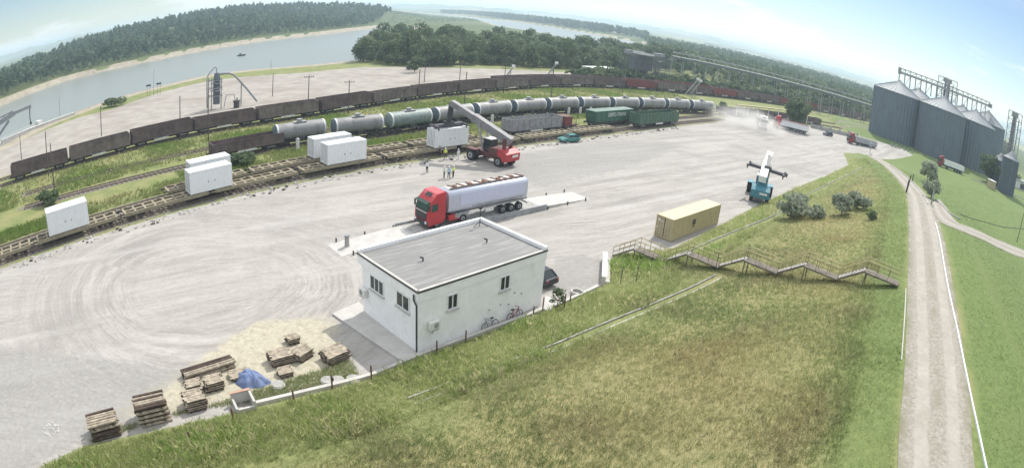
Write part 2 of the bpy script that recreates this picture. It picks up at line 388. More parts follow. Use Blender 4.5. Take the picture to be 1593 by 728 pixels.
fm = n.ramp(n.noise(.085, 4, P, .6), .40, .62)
y = n.mix(n.math('MULTIPLY', fm, .75), y, n.mix(n.ramp(tr, .40, .60), (.20, .188, .172), (.46, .44, .41))); y = n.mix(n.math('MULTIPLY', n.ramp(lrg, .35, .65), .45), y, (.325, .308, .285)); y = n.mix(n.math('MULTIPLY', n.ramp(n.noise(.11, 5, P, .6), .5, .66), .55), y, (.225, .213, .198))
y = n.mix(n.math('MULTIPLY', n.ramp(n.noise(1.0, 5, lane(.80, .60, .28, .02), .6), .52, .66), .5), y, (.44, .425, .405)); y = n.mix(n.math('MULTIPLY', n.ramp(n.noise(1.3, 7, P, .8), .50, .60), .30), y, (.235, .22, .20)); y = n.mix(n.math('MULTIPLY', n.ramp(n.noise(.7, 7, lane(.72, .69, 1.0, .25), .8), .54, .64), .35), y, (.48, .46, .43)); y = n.mix(n.math('MULTIPLY', n.ramp(vfine, .45, .7), .28), y, (.22, .21, .20)); y = n.mix(n.math('MULTIPLY', n.ramp(fine, .5, .75), .3), y, (.50, .485, .46))
ys = n.mix(n.ramp(fine, .35, .65), (.47, .435, .34), (.35, .32, .25))
plat = n.mix(n.ramp(med, .35, .65), (.27, .25, .225), (.36, .335, .30)); plat = n.mix(n.math('MULTIPLY', n.ramp(lrg, .5, .64), .5), plat, (.22, .185, .16))
ball = n.mix(n.ramp(fine, .3, .7), (.13, .115, .10), (.28, .25, .22)); ball = n.mix(n.math('MULTIPLY', n.ramp(med, .45, .62), .6), ball, (.16, .17, .07))
mud = n.mix(n.ramp(med, .35, .65), (.27, .235, .18), (.36, .325, .26))
vor = n.n('ShaderNodeTexVoronoi'); vor.inputs['Scale'].default_value = .0035; n.l(P, vor.inputs['Vector'])
fld = n.mix(n.ramp(n.noise(.01, 5, P), .35, .65), (.075, .10, .035), (.13, .15, .06)); fld = n.mix(.45, fld, n.mix(n.n('ShaderNodeRGBToBW').outputs[0], (.07, .10, .04), (.07, .10, .04)))
vb = n.n('ShaderNodeRGBToBW'); n.l(vor.outputs['Color'], vb.inputs[0]); fld = n.mix(n.math('MULTIPLY', n.ramp(vb.outputs[0], .5, .62), .6), fld, (.34, .30, .17))
c = n.mix(B.outputs['Alpha'], fld, g1)
c = n.mix(sa.outputs[1], c, gl); c = n.mix(sa.outputs[2], c, gd)
def edge(msk): return n.ramp(n.math('ADD', msk, n.math('MULTIPLY', n.math('SUBTRACT', n.noise(.9, 6, P, .75), .5), .75)), .42, .58)
c = n.mix(edge(sb.outputs[0]), c, plat); c = n.mix(edge(sb.outputs[2]), c, mud); c = n.mix(edge(sb.outputs[1]), c, ball); c = n.mix(edge(sa.outputs[0]), c, y)
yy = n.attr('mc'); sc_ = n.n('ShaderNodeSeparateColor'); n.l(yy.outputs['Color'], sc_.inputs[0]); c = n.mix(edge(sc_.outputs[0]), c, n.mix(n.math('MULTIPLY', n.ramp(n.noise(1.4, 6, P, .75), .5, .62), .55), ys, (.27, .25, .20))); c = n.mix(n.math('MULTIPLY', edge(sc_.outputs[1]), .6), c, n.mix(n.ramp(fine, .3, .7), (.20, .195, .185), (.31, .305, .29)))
n.l(c, n.b.inputs['Base Color']); n.b.inputs['Roughness'].default_value = .95; n.b.inputs['Specular IOR Level'].default_value = .15
n.bump(n.math('ADD', n.math('MULTIPLY', tr, .8), n.math('MULTIPLY', fine, .5)), .12, .7); M['ground'] = n.m

# ------------------------------------------------------------------ railway lines (their routes)
def smooth(pts, step=1.5):
    p = np.array(pts, float); p = np.vstack([2*p[0]-p[1], p, 2*p[-1]-p[-2]]); out = []
    for i in range(1, len(p)-2):
        nn = max(2, int(np.linalg.norm(p[i+1]-p[i])/step))
        for t in np.linspace(0, 1, nn, endpoint=False):
            a, b, c_, d = p[i-1], p[i], p[i+1], p[i+2]
            out.append(.5*((2*b)+(c_-a)*t+(2*a-5*b+4*c_-d)*t*t+(3*b-a-3*c_+d)*t**3))
    out.append(p[-2]); return np.array(out)
class Line:
    def __init__(s, pts): s.p = smooth(pts); s.s = np.concatenate([[0], np.cumsum(np.linalg.norm(np.diff(s.p, axis=0), axis=1))]); s.L = s.s[-1]
    def at(s, a):
        x = np.interp(a, s.s, s.p[:, 0]); y = np.interp(a, s.s, s.p[:, 1]); return np.array([x, y])
    def rot(s, a, h=4): d = s.at(a+h)-s.at(a-h); return math.atan2(d[1], d[0])
    def atpx(s, x, z=1.0, lo=0.0):   # where along the line a bearing meets it
        ss = np.arange(lo, s.L, .25); return min(ss, key=lambda a: abs(proj((*s.at(a), z))[0]-x))
    def near(s, q):
        d = ((s.p-np.array(q[:2]))**2).sum(1); return s.s[d.argmin()]
    def off(s, w):
        t = np.gradient(s.p, axis=0); t /= np.linalg.norm(t, axis=1)[:, None]; l = Line.__new__(Line)
        l.p = s.p+np.stack([-t[:, 1], t[:, 0]], 1)*w; l.s = np.concatenate([[0], np.cumsum(np.linalg.norm(np.diff(l.p, axis=0), axis=1))]); l.L = l.s[-1]; return l
T_FRONT = Line([(-80, 14), (-59.5, 40.5), (-54.2, 47.8), (-40.2, 65.7), (-25.4, 82.2), (-6, 101.5), (16, 124), (41, 151), (60, 171)])
T_SECOND = T_FRONT.off(4.6)
T_TANK = Line([(-75, 55), (-40.5, 93.0), (-31.8, 99.6), (-23.2, 107.4), (-6.6, 126.6), (9.8, 143.4), (26.8, 157), (43, 169), (57.6, 178), (90, 196), (130, 212), (170, 226)])
T_SIDE = T_TANK.off(9)
T_BROWN = Line([(-120, 30), (-95.5, 64.5), (-84.6, 77.5), (-65.1, 102), (-43.3, 124.5), (-19.3, 159), (17.8, 201), (72.9, 233), (134, 261), (188.4, 278), (260, 296)])
T_BROWN2 = T_BROWN.off(5.5)
TRACKS = [T_FRONT, T_SECOND, T_TANK, T_SIDE, T_BROWN, T_BROWN2]

# ------------------------------------------------------------------ ground sheet
azs = np.radians(np.concatenate([np.arange(-180, -66, 3.0), np.arange(-66, 64, .28), np.arange(64, 180, 3.0)]))
rs = np.concatenate([[0.5, 2, 4, 6, 8], np.exp(np.arange(math.log(9.5), math.log(420), .0125)), np.exp(np.arange(math.log(420), math.log(9500), .03))])
AZ, RS = np.meshgrid(azs, rs); GP = np.stack([(np.sin(AZ)*RS).ravel(), (np.cos(AZ)*RS).ravel()], 1)
GZ = ground(GP)
na, nr = len(azs), len(rs)
idx = np.arange(na*nr).reshape(nr, na); nx = np.roll(idx, -1, axis=1)
GF = np.stack([idx[:-1], idx[1:], nx[1:], nx[:-1]], -1).reshape(-1, 4)
rad_ = np.hypot(GP[:, 0], GP[:, 1]); nearm = rad_ < 520
def msk(poly, soft=1.2):
    o = np.zeros(len(GP)); o[nearm] = sst(-soft, soft, sd(GP[nearm], poly)); return o
YARD = np.vstack([[[-60, -25], [-92, -10]], T_FRONT.off(-2.6).p[::10], px2([(1130, 183), (1180, 181), (1215, 183)]), px2([(1262, 197), (1300, 204), (1342, 218), (1400, 238)]), [at(1420, 246, 1)[:2]],
                  CRR[-1:], CRL[-1:], px2([(1338, 239)]), TOE[::-1][1:-1]])
m_y = msk(YARD, 1.0)
kroad = np.zeros(len(GP)); kroad[nearm] = sst(-.5, .6, sd(GP[nearm], ROADP))
m_hill = msk(HILL, .6); m_right = msk(RIGHT, .6)
PLAT = px2([(-30, 255), (0, 236), (60, 207), (120, 184), (172, 171), (250, 144), (330, 125), (480, 113), (560, 105), (700, 106), (860, 112), (990, 118), (1060, 135)])
PLAT = np.vstack([PLAT, T_BROWN2.off(3.2).p[::12][::-1][10:]])
m_p = msk(PLAT, 2.0)*(1-m_y)
m_b = np.zeros(len(GP))
for t in TRACKS:
    d, _ = polyd(GP[nearm], t.p[::3]); m_b[nearm] = np.maximum(m_b[nearm], sst(2.1, 1.3, d))
dfr, _ = polyd(GP[nearm], T_FRONT.p[::3]); m_b[nearm] = np.maximum(m_b[nearm], .55*sst(8, 6, dfr))
ra = np.full(len(GP), -999.0); k = (rad_ > 60) & (rad_ < 3000); ra[k] = np.maximum(sd(GP[k], RIVA), sd(GP[k], RIVB))
m_m = sst(-11, -5, ra)*(GZ > -7)
dist_toe = np.zeros(len(GP)); dist_toe[nearm], _ = polyd(GP[nearm], TOE)
dryn = .5+.5*np.sin(GP[:, 0]*.21+1.3*np.sin(GP[:, 1]*.17))*np.sin(GP[:, 1]*.19+.7)
d_cr = np.full(len(GP), 99.0); d_cr[nearm], _ = polyd(GP[nearm], CRL)
m_dry = m_hill*np.clip(.25+.75*sst(6, 14, dist_toe)*(.35+.65*dryn), 0, 1)*sst(2, 8, d_cr)
m_lush = np.maximum(np.maximum(m_right*.9, m_hill*sst(7, 2, d_cr)*.8), m_hill*sst(9, 3, np.abs(dist_toe-3))*.5)
SANDY = px2([(140, 655), (300, 560), (400, 500), (520, 478), (548, 500), (540, 545), (560, 585), (400, 628), (250, 660)])
m_s = msk(SANDY, 2.5)*np.clip(.5+dryn*.5, 0, 1)
ma = np.stack([m_y*(1-kroad), m_lush, m_dry], 1); mb = np.stack([m_p, m_b*(1-m_y), m_m, sst(520, 300, rad_)], 1)
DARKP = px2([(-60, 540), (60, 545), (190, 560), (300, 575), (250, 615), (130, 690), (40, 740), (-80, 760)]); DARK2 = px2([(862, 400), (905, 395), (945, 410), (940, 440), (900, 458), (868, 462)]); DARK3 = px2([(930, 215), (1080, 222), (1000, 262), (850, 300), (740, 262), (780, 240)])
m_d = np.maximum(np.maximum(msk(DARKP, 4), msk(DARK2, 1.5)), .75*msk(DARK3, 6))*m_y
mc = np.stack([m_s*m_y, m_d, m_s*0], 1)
tag(big('ground', np.column_stack([GP, GZ]), GF, M['ground'], dict(ma=('POINT', ma), mb=('POINT', mb), mc=('POINT', mc)), smooth=True), kind='structure')
MB().add([(-9000, -500, -3), (9000, -500, -3), (9000, 9000, -3), (-9000, 9000, -3)], [(0, 1, 2, 3)]).build('river', M['water'])
bpy.data.objects['river']['kind'] = 'structure'

# levee road: gravel strip with two worn wheel lines
n = NT('gravel_road'); uvn = n.attr('ma'); s3 = n.n('ShaderNodeSeparateColor'); n.l(uvn.outputs['Color'], s3.inputs[0]); P = n.pos()
c = n.mix(n.ramp(n.noise(3, 6, P, .75), .35, .65), (.20, .18, .15), (.35, .325, .285)); w = n.ramp(n.math('ADD', s3.outputs[0], n.math('MULTIPLY', n.noise(.5, 4, P), .3)), .55, .8)
c = n.mix(n.math('MULTIPLY', w, .7), c, n.mix(n.ramp(n.noise(.8, 4, P), .3, .7), (.29, .265, .225), (.39, .365, .325)))
c = n.mix(n.math('MULTIPLY', s3.outputs[1], n.ramp(n.noise(.4, 5, P, .7), .4, .6)), c, (.18, .175, .115))
n.l(c, n.b.inputs['Base Color']); n.b.inputs['Roughness'].default_value = .95; n.bump(n.noise(5, 4, P), .06, .6); M['gravel'] = n.m
def strip(name, left, right, m, lift=.02, nn=9, zf=None):
    V, Fc, A_ = [], [], []
    l = smooth(left, .8); r_ = smooth(right, .8); N = max(len(l), len(r_))
    rs_ = lambda q: np.stack([np.interp(np.linspace(0, len(q)-1, N), range(len(q)), q[:, i]) for i in (0, 1)], 1)
    l, r_ = rs_(l), rs_(r_)
    U = np.linspace(0, 1, nn); Pp = (l[:, None]*(1-U)[None, :, None]+r_[:, None]*U[None, :, None]).reshape(-1, 2)
    Z = ground(Pp)+lift
    ii = np.arange(N*nn).reshape(N, nn); Fc = np.stack([ii[:-1, :-1], ii[:-1, 1:], ii[1:, 1:], ii[1:, :-1]], -1).reshape(-1, 4)
    u = np.tile(U, N); a = np.exp(-((u-.28)/.11)**2)+np.exp(-((u-.72)/.11)**2); e = np.exp(-((u-.5)/.08)**2)*.7+1.2*sst(.16, 0, np.minimum(u, 1-u))
    return tag(big(name, np.column_stack([Pp, Z]), Fc, m, dict(ma=('POINT', np.stack([a, e, e*0], 1))), smooth=True), kind='structure')
dirn = np.gradient(CRL, axis=0); dirn /= np.linalg.norm(dirn, axis=1)[:, None]; nrm = np.stack([dirn[:, 1], -dirn[:, 0]], 1)
strip('road', CRL+nrm*.25, CRL+nrm*6.1, M['gravel'], .03, 15)
# the branch track to the right and the worn line in the field
br_ = [hit(1447, 318)[:2], hit(1462, 345)[:2], hit(1500, 362)[:2], hit(1545, 382)[:2], hit(1600, 404)[:2], hit(1680, 440)[:2]]
bl_ = [hit(1462, 310)[:2], hit(1484, 341)[:2], hit(1512, 355)[:2], hit(1560, 376)[:2], hit(1606, 394)[:2], hit(1690, 430)[:2]]
strip('path', [np.array(q) for q in bl_], [np.array(q) for q in br_], M['gravel'], .05, 9)

def kerb(name, label, cat, pts, w=.25, h=.22, m=None, lift=0.0):
    p = smooth([np.array(q[:2]) for q in pts], 1.2); z = ground(p); b = MB()
    t = np.gradient(p, axis=0); t /= np.linalg.norm(t, axis=1)[:, None]; nn = np.stack([-t[:, 1], t[:, 0]], 1)*w/2
    secs = [[(p[i, 0]+nn[i, 0], p[i, 1]+nn[i, 1], z[i]-.3), (p[i, 0]-nn[i, 0], p[i, 1]-nn[i, 1], z[i]-.3), (p[i, 0]-nn[i, 0], p[i, 1]-nn[i, 1], z[i]+h+lift), (p[i, 0]+nn[i, 0], p[i, 1]+nn[i, 1], z[i]+h+lift)] for i in range(len(p))]
    b.loft(secs, sm=False); return tag(b.build(name, m or M['white']), label, cat)
# ------------------------------------------------------------------ railway tracks
ORD = ['first', 'second', 'third', 'fourth', 'fifth', 'sixth', 'seventh', 'eighth', 'ninth', 'tenth', 'eleventh', 'twelfth', 'thirteenth', 'fourteenth', 'fifteenth', 'sixteenth',
       'seventeenth', 'eighteenth', 'nineteenth', 'twentieth', 'twenty-first', 'twenty-second', 'twenty-third', 'twenty-fourth', 'twenty-fifth', 'twenty-sixth', 'twenty-seventh', 'twenty-eighth', 'twenty-ninth', 'thirtieth']
def onp(px, py, p0, nrm):
    d = ray(px, py); o = np.array([0, 0, CAMH]); p0 = np.array(p0, float); nrm = np.array(nrm, float)
    t = ((p0-o)@nrm)/(d@nrm); return Vector((o+d*t).tolist())
def local(root, p):
    return Matrix.Rotation(-root.rotation_euler.z, 3, 'Z') @ (Vector(p)-root.location)
for t in TRACKS:
    b = MB()
    for side in (-.75, .75):
        l = t.off(side); q = l.p[::2]; a = np.gradient(q, axis=0); a /= np.linalg.norm(a, axis=1)[:, None]; nn = np.stack([-a[:, 1], a[:, 0]], 1)*.04
        b.loft([[(q[i, 0]+nn[i, 0], q[i, 1]+nn[i, 1], .08), (q[i, 0]-nn[i, 0], q[i, 1]-nn[i, 1], .08), (q[i, 0]-nn[i, 0], q[i, 1]-nn[i, 1], .26), (q[i, 0]+nn[i, 0], q[i, 1]+nn[i, 1], .26)] for i in range(len(q))], 0, False)
    s = 0
    while s < t.L:
        p = t.at(s); b.box(p[0], p[1], .07, .26, 2.4, .14, 1, t.rot(s)); s += .95
    tag(b.build('railway_track', [M['railm'], M['sleeper']]), kind='structure')

# ------------------------------------------------------------------ wagons (local x along the track, rail top at z 0.26)
def bogie(parent, x, m=None):
    b = MB()
    for dx in (-.9, .9):
        for y in (-.75, .75): b.cyl((x+dx, y-.07, .70), (x+dx, y+.07, .70), .46, n=14)
        b.cyl((x+dx, -.99, .70), (x+dx, .99, .70), .09, n=6)
    for y in (-1.0, 1.0): b.box(x, y, .72, 2.6, .14, .34); b.box(x, y, .85, .7, .2, .42)
    b.box(x, 0, .85, .4, 2.0, .2)
    return b.build('bogie', m or M['wag_frame'], parent)
def frame_part(parent, L, z=1.05, W=2.6, m=None):
    b = MB()
    for y in (-W/2+.12, W/2-.12): b.box(0, y, z, L, .16, .3)
    b.box(0, 0, z, L, .45, .32)
    for i in range(7): b.box(-L/2+.15+i*(L-.3)/6, 0, z, .2, W-.45, .26)
    for e in (-1, 1):
        for y in (-.85, .85): b.cyl((e*L/2, y, z), (e*(L/2+.5), y, z), .12, n=8); b.cyl((e*(L/2+.5), y, z), (e*(L/2+.56), y, z), .25, n=10)
    return b.build('underframe', m or M['wag_frame'], parent)
def gondola(name, label, L, H, paint, group=None, floor=None, loc=(0, 0, 0), rz=0):
    t = thing(name, label, 'freight wagon', loc, rz, group); b = MB(); W = 2.9; z0 = 1.22
    for y in (-1, 1):
        b.box(0, y*(W/2-.04), z0+H/2, L, .07, H); b.box(0, y*(W/2), z0+H-.06, L+.04, .14, .12)
        k = max(5, round(L/1.5))
        for i in range(k+1): b.box(-L/2+.1+i*(L-.2)/k, y*(W/2+.045), z0+H/2-.05, .14, .09, H-.12)
        b.box(0, y*(W/2+.02), z0+.1, L, .1, .2)
    for x in (-1, 1):
        b.box(x*(L/2-.04), 0, z0+H/2, .07, W-.1, H); b.box(x*(L/2-.04), 0, z0+H-.05, .14, W-.2, .12)
        for y in (-.6, .6): b.box(x*(L/2+.04), y, z0+H/2, .08, .14, H)
    b.box(0, 0, z0+.05, L-.1, W-.15, .08, 1)
    b.build('body', [paint, floor or M['rust']], t); frame_part(t, L); bogie(t, -L/2+2.2); bogie(t, L/2-2.2)
    m = MB(); m.box(-.3, -W/2-.1, 1.0, 3.4, .06, .34); m.build('brake_panel', M['offwhite'], t)
    for x in (-L/2+2.2, L/2-2.2): m = MB(); m.box(x, -1.12, .8, 1.6, .06, .3); m.build('axle_guard', M['steel'], t)
    return t
def tank_wagon(label, shell, endm, group):
    t = thing('tank_wagon', label, 'tank wagon', (0, 0, 0), 0, group); L = 9.75; Rr = 1.5; zc = 2.75
    b = MB(); xs = [-L/2, -L/2+.02, -L/2+.18, L/2-.18, L/2-.02, L/2]; n_ = 28
    sec = lambda x, r: [(x, r*math.cos(2*math.pi*i/n_), zc+r*math.sin(2*math.pi*i/n_)) for i in range(n_)]
    b.loft([sec(-L/2, Rr*.985), sec(-L/2+.25, Rr), sec(L/2-.25, Rr), sec(L/2, Rr*.985)], 0, True, False)
    tk = b.build('tank', [shell], t)
    for e in (-1, 1):
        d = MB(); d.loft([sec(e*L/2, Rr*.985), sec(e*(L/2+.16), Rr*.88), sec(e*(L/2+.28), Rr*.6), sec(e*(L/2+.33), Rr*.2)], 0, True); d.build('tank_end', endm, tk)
        d = MB(); d.loft([sec(e*(L/2-.32), Rr+.025), sec(e*(L/2-.02), Rr+.025)], 0, True); d.build('end_band', M['band'], tk)
    h = MB(); h.cyl((0, 0, zc+Rr-.1), (0, 0, zc+Rr+.42), .48, n=16); h.cyl((0, 0, zc+Rr+.42), (0, 0, zc+Rr+.52), .55, n=16, mi=1); h.build('dome_hatch', [M['grey'], M['steel']], t)
    w = MB(); w.box(0, 0, zc+Rr+.05, 2.6, 1.3, .06)
    for y in (-1, 1):
        for x in (-.35, .35): w.bar((x, y*.6, zc+Rr), (x, y*1.5, zc+.2), .05, .05); w.bar((x, y*1.5, zc+.2), (x, y*1.55, 1.2), .05, .05)
        for k in range(5): w.bar((-.35, y*1.52, 1.4+k*.3), (.35, y*1.52, 1.4+k*.3), .04, .04)
    w.build('ladder', M['grey'], t)
    for x in (-L/2+1.4, -1.2, 1.2, L/2-1.4): s = MB(); s.box(x, 0, 1.45, .3, 2.2, .7); s.build('saddle', M['wag_frame'], t)
    frame_part(t, 11.0); bogie(t, -3.6); bogie(t, 3.6); return t
def place_on(o, track, s): p = track.at(s); o.location = (p[0], p[1], 0); o.rotation_euler = (0, 0, track.rot(s))

# silver tank wagons
s0 = T_TANK.near(at(434, 226, 1.2)); s1 = T_TANK.near(at(1107, 172, 1.2)); NTK = 12; pt = (s1-s0)/NTK
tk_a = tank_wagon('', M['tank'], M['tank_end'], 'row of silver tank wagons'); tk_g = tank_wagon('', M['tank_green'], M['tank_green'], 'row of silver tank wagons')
for i in range(NTK):
    base = tk_g if i == 2 else tk_a
    o = base if i in (0, 2) else dup(base)
    place_on(o, T_TANK, s0+pt*(i+.5)); k = pt/11.55; o.scale = (k, min(1.12, max(.95, k)), min(1.12, max(.95, k)))
    o['label'] = 'silver tank wagon with blue-grey end, next to the dark open wagon' if i == 0 else 'tank wagon with a greenish shell, the only one of that colour' if i == 2 else ('silver tank wagon at the row end beside the yellow loading rack' if i == NTK-1 else '%s tank wagon of the silver row, counting from the dark open wagon' % ORD[i])
# dark open wagon to the left of the tanks
g = gondola('open_wagon', 'empty dark rusty open wagon left of the tank wagons, behind bushes', 13.0, 1.7, M['brown'])
sA = T_TANK.near(at(318, 248)); sB = T_TANK.near(at(428, 226)); place_on(g, T_TANK, (sA+sB)/2+.6); g.scale.x = max(.8, min(1.15, (sB-sA)/14.3))
# long brown train
s0 = T_BROWN.near(at(-40, 300, 1)); s1 = T_BROWN.near(at(1352, 190, 1)); pt = 15.15; nb = int((s1-s0)/pt)
sg = T_BROWN.near(at(110, 246, 1)); s0 = sg-math.floor((sg-s0)/pt)*pt
bw = gondola('open_wagon', '', 14.5, 2.35, M['brown'], 'long brown train of open wagons'); bw2 = gondola('open_wagon', '', 14.5, 2.35, M['maroon'], 'long brown train of open wagons')
bw3 = gondola('open_wagon', '', 14.5, 2.35, mat('greyish_brown_wagon_paint', (.20, .165, .15), .8, var=.3, scale=.4, dirt=(.11, .085, .08), dirt_amt=.8), 'long brown train of open wagons')
used = set()
for i in range(nb):
    base = bw2 if i in (13, 16, 19, 20) else (bw3 if i % 5 in (1, 4) else bw)
    o = base if id(base) not in used else dup(base); used.add(id(base)); place_on(o, T_BROWN, s0+pt*(i+.5)); o.scale.z = 1+.04*((i*7) % 3-1)
    o['label'] = ('%s %s open wagon of the long train, counting from the harbour crane end' % (ORD[i], 'maroon' if base is bw2 else ('greyish' if base is bw3 else 'brown')))
nb2 = 10; sS = T_BROWN2.near(at(735, 124, 1.5))
for i in range(nb2):
    o = dup(bw if i not in (5, 6) else bw2); place_on(o, T_BROWN2, sS+15.15*(i+.5)); o['group'] = 'dark wagons on the rear track'
    o['label'] = '%s dark wagon on the rearmost track, counting from the inclined conveyors' % ORD[i]
# wagons on the second and front tracks
def span(track, xa, ya, xb, yb, z=1.0): a, b = track.atpx(xa, 2.0, 20), track.atpx(xb, 2.0, 20); return (a+b)/2, abs(b-a)
c_, L_ = span(T_SECOND, 786, 190, 868, 188)
g = gondola('open_wagon', 'light grey open-topped wagon beside the maroon wagon, near the tanks', max(9, L_-.8), 2.2, mat('light_grey_wagon_paint', (.30, .30, .31), .65, dirt=(.2, .17, .15)), None, M['concrete']); place_on(g, T_SECOND, c_)
gl_ = L_
c2, L2 = span(T_SECOND, 872, 190, 893, 190)
t = thing('brake_van', 'short maroon wagon between the grey and green wagons', 'freight wagon'); place_on(t, T_SECOND, c_+L_/2+2.2)
b = MB(); b.box(-.3, 0, 2.1, 2.2, 2.6, 1.8); b.box(-.3, 0, 3.05, 2.5, 2.8, .14, 1); b.box(1.5, 0, 1.25, 1.6, 2.5, .16, 1); b.build('body', [M['maroon'], M['rust']], t); b = MB(); b.bar((2.2, -1.2, 1.3), (2.2, -1.2, 2.3), .08, .08); b.bar((2.2, 1.2, 1.3), (2.2, 1.2, 2.3), .08, .08); b.bar((2.2, -1.2, 2.3), (2.2, 1.2, 2.3), .08, .08); b.build('handrail', M['rust'], t)
frame_part(t, 4.2)
for x in (-1.2, 1.2):
    b = MB(); b.cyl((x, -.75, .7), (x, .75, .7), .08, n=6)
    for y in (-.75, .75): b.cyl((x, y-.07, .7), (x, y+.07, .7), .46, n=14)
    b.build('wheelset', M['wag_frame'], t)
c3, L3 = span(T_SECOND, 917, 184, 977, 187)
t = thing('hopper_wagon', 'dark green high-sided wagon with white lettering DEPO-TRANS on its side', 'freight wagon'); place_on(t, T_SECOND, c3); L3 = max(10, L3)
b = MB(); z0 = 1.25
b.prism([(-L3/2+.6, z0), (-L3/2, z0+2.4), (L3/2, z0+2.4), (L3/2-.6, z0)], -1.42, 1.42, 0); b.build('body', [M['green']], t)
b = MB(); b.box(0, 0, z0+2.46, L3+.1, 2.96, .1); b.build('roof', mat('pale_green_wagon_roof', (.12, .19, .155), .6), t)
for i in range(9):
    b = MB(); x = -L3/2+.5+i*(L3-1)/8
    if abs(x) > 2.9 or True: b.box(x, -1.45, z0+.45 if abs(x-.8) < 3.6 else z0+1.2, .1, .08, .9 if abs(x-.8) < 3.6 else 2.3)
    b.build('rib', M['green'], t)
frame_part(t, L3+.4); bogie(t, -L3/2+1.9); bogie(t, L3/2-1.9)
fc = bpy.data.curves.new('lettering', 'FONT'); fc.body = 'DEPO-TRANS'; fc.size = 1.25; fc.align_x = 'CENTER'; fc.extrude = .01
fo = bpy.data.objects.new('tmp', fc); COL.objects.link(fo); bpy.context.view_layer.update()
me = bpy.data.meshes.new_from_object(fo.evaluated_get(bpy.context.evaluated_depsgraph_get())); COL.objects.unlink(fo); bpy.data.objects.remove(fo)
me.materials.clear(); me.materials.append(M['white']); o = bpy.data.objects.new('lettering', me); COL.objects.link(o); o.parent = t; o.location = (.8, -1.46, z0+1.1); o.rotation_euler = (R(90), 0, 0); o.scale.x = .95
c4, L4 = span(T_FRONT, 986, 203, 1049, 202, .8)
g = gondola('open_wagon', 'green open wagon beyond the end of the low container wagons', max(11, L4-.6), 2.4, mat('faded_green_wagon_paint', (.065, .13, .085), .6, dirt=(.14, .15, .12), dirt_amt=.5), None, M['rust']); place_on(g, T_FRONT, c4); end_front = c4-L4/2
# low container wagons with open frames on the front track
def flat_wagon(label, L=13.2, group='low container wagons'):
    t = thing('container_wagon', label, 'container wagon', (0, 0, 0), 0, group); b = MB()
    for y in (-1.25, 1.25): b.box(0, y, 1.0, L, .22, .42)
    b.box(0, 0, .98, L, .5, .36)
    for x in np.linspace(-L/2+.15, L/2-.15, 9): b.box(x, 0, 1.06, .34, 2.3, .24)
    for x in (-L/2+.7, -.55, .55, L/2-.7):
        for y in (-1.2, 1.2): b.box(x, y, 1.24, .3, .2, .1)
    b.build('deck_frame', M['flat'], t); bogie(t, -L/2+2); bogie(t, L/2-2)
    for e in (-1, 1):
        for y in (-.85, .85): b = MB(); b.cyl((e*L/2, y, 1), (e*(L/2+.5), y, 1), .12, n=8); b.cyl((e*(L/2+.5), y, 1), (e*(L/2+.56), y, 1), .25, n=10); b.build('buffer', M['wag_frame'], t)
    return t
fw = flat_wagon('')
wl_ = [(90, 355), (327, 285), (525, 245), (696, 228)]
slots = []
s = T_FRONT.near(at(0, 398, 1))-8
i = 0; PF = 14.35
while s+PF < end_front:
    o = fw if i == 0 else dup(fw); place_on(o, T_FRONT, s+PF/2)
    o['label'] = 'rusty low container wagon on the front track, %s counting from the lone white container' % ORD[i]; i += 1; s += PF
s = T_SECOND.near(at(283, 285, 1))-3; i = 0; sEnd = T_SECOND.near(at(776, 195, 1))-1
while s+PF < sEnd:
    o = dup(fw); place_on(o, T_SECOND, s+PF/2); o['group'] = 'low wagons on the second track'
    o['label'] = 'low dusty flat wagon on the second track, %s counting towards the grey wagon' % ORD[i]; i += 1; s += PF
# white containers
def container(label, L, Wd, H, body, top, group=None, doors=True):
    t = thing('shipping_container', label, 'container', (0, 0, 0), 0, group); b = MB()
    def wall(p, q, nrm, k):
        p, q = Vector(p), Vector(q); d = (q-p); n_ = Vector(nrm); vs = []; cols = k*4+1
        for j in range(cols):
            f = j/(cols-1); off = 0 if j % 4 in (0, 3) else -.045
            if j % 4 == 0: off = 0
            v = p+d*f+n_*off; vs += [(v.x, v.y, .16), (v.x, v.y, H-.12)]
        b.add(vs, [(2*j, 2*j+2, 2*j+3, 2*j+1) for j in range(cols-1)], 0)
    wall((-L/2+.1, -Wd/2+.03, 0), (L/2-.1, -Wd/2+.03, 0), (0, 1, 0), int(L/.55)); wall((-L/2+.1, Wd/2-.03, 0), (L/2-.1, Wd/2-.03, 0), (0, -1, 0), int(L/.55))
    wall((L/2-.03, -Wd/2+.1, 0), (L/2-.03, Wd/2-.1, 0), (-1, 0, 0), int(Wd/.55))
    b.build('side_walls', [body], t); b = MB()
    for x in (-1, 1):
        for y in (-1, 1): b.box(x*(L/2-.08), y*(Wd/2-.08), H/2, .16, .16, H)
    for y in (-1, 1): b.box(0, y*(Wd/2-.06), .1, L-.3, .12, .16); b.box(0, y*(Wd/2-.06), H-.07, L-.3, .12, .12)
    for x in (-1, 1): b.box(x*(L/2-.06), 0, .1, .12, Wd-.3, .16); b.box(x*(L/2-.06), 0, H-.07, .12, Wd-.3, .12)
    b.build('frame', body, t); b = MB(); b.box(0, 0, H-.035, L-.26, Wd-.26, .05)
    for i in range(int(L/1.1)): b.box(-L/2+.8+i*1.1, 0, H-.008, .5, Wd-.5, .03)
    b.build('roof', top, t); b = MB()
    b.box(0, 0, .12, L-.3, Wd-.3, .08); b.build('floor', M['wood2'], t)
    for y in (-1, 1):
        b = MB(); b.box(-L/2+.07, y*Wd/4.3, H/2+.02, .06, Wd/2-.2, H-.36); d = b.build('door', body, t)
        b = MB()
        for yy in (-.2, .2): b.cyl((-L/2+.02, y*Wd/4.3+yy, .3), (-L/2+.02, y*Wd/4.3+yy, H-.25), .025, n=6)
        b.build('lock_rod', M['steel'], d)
    return t
CL, CW_, CH = 6.6, 2.5, 2.95
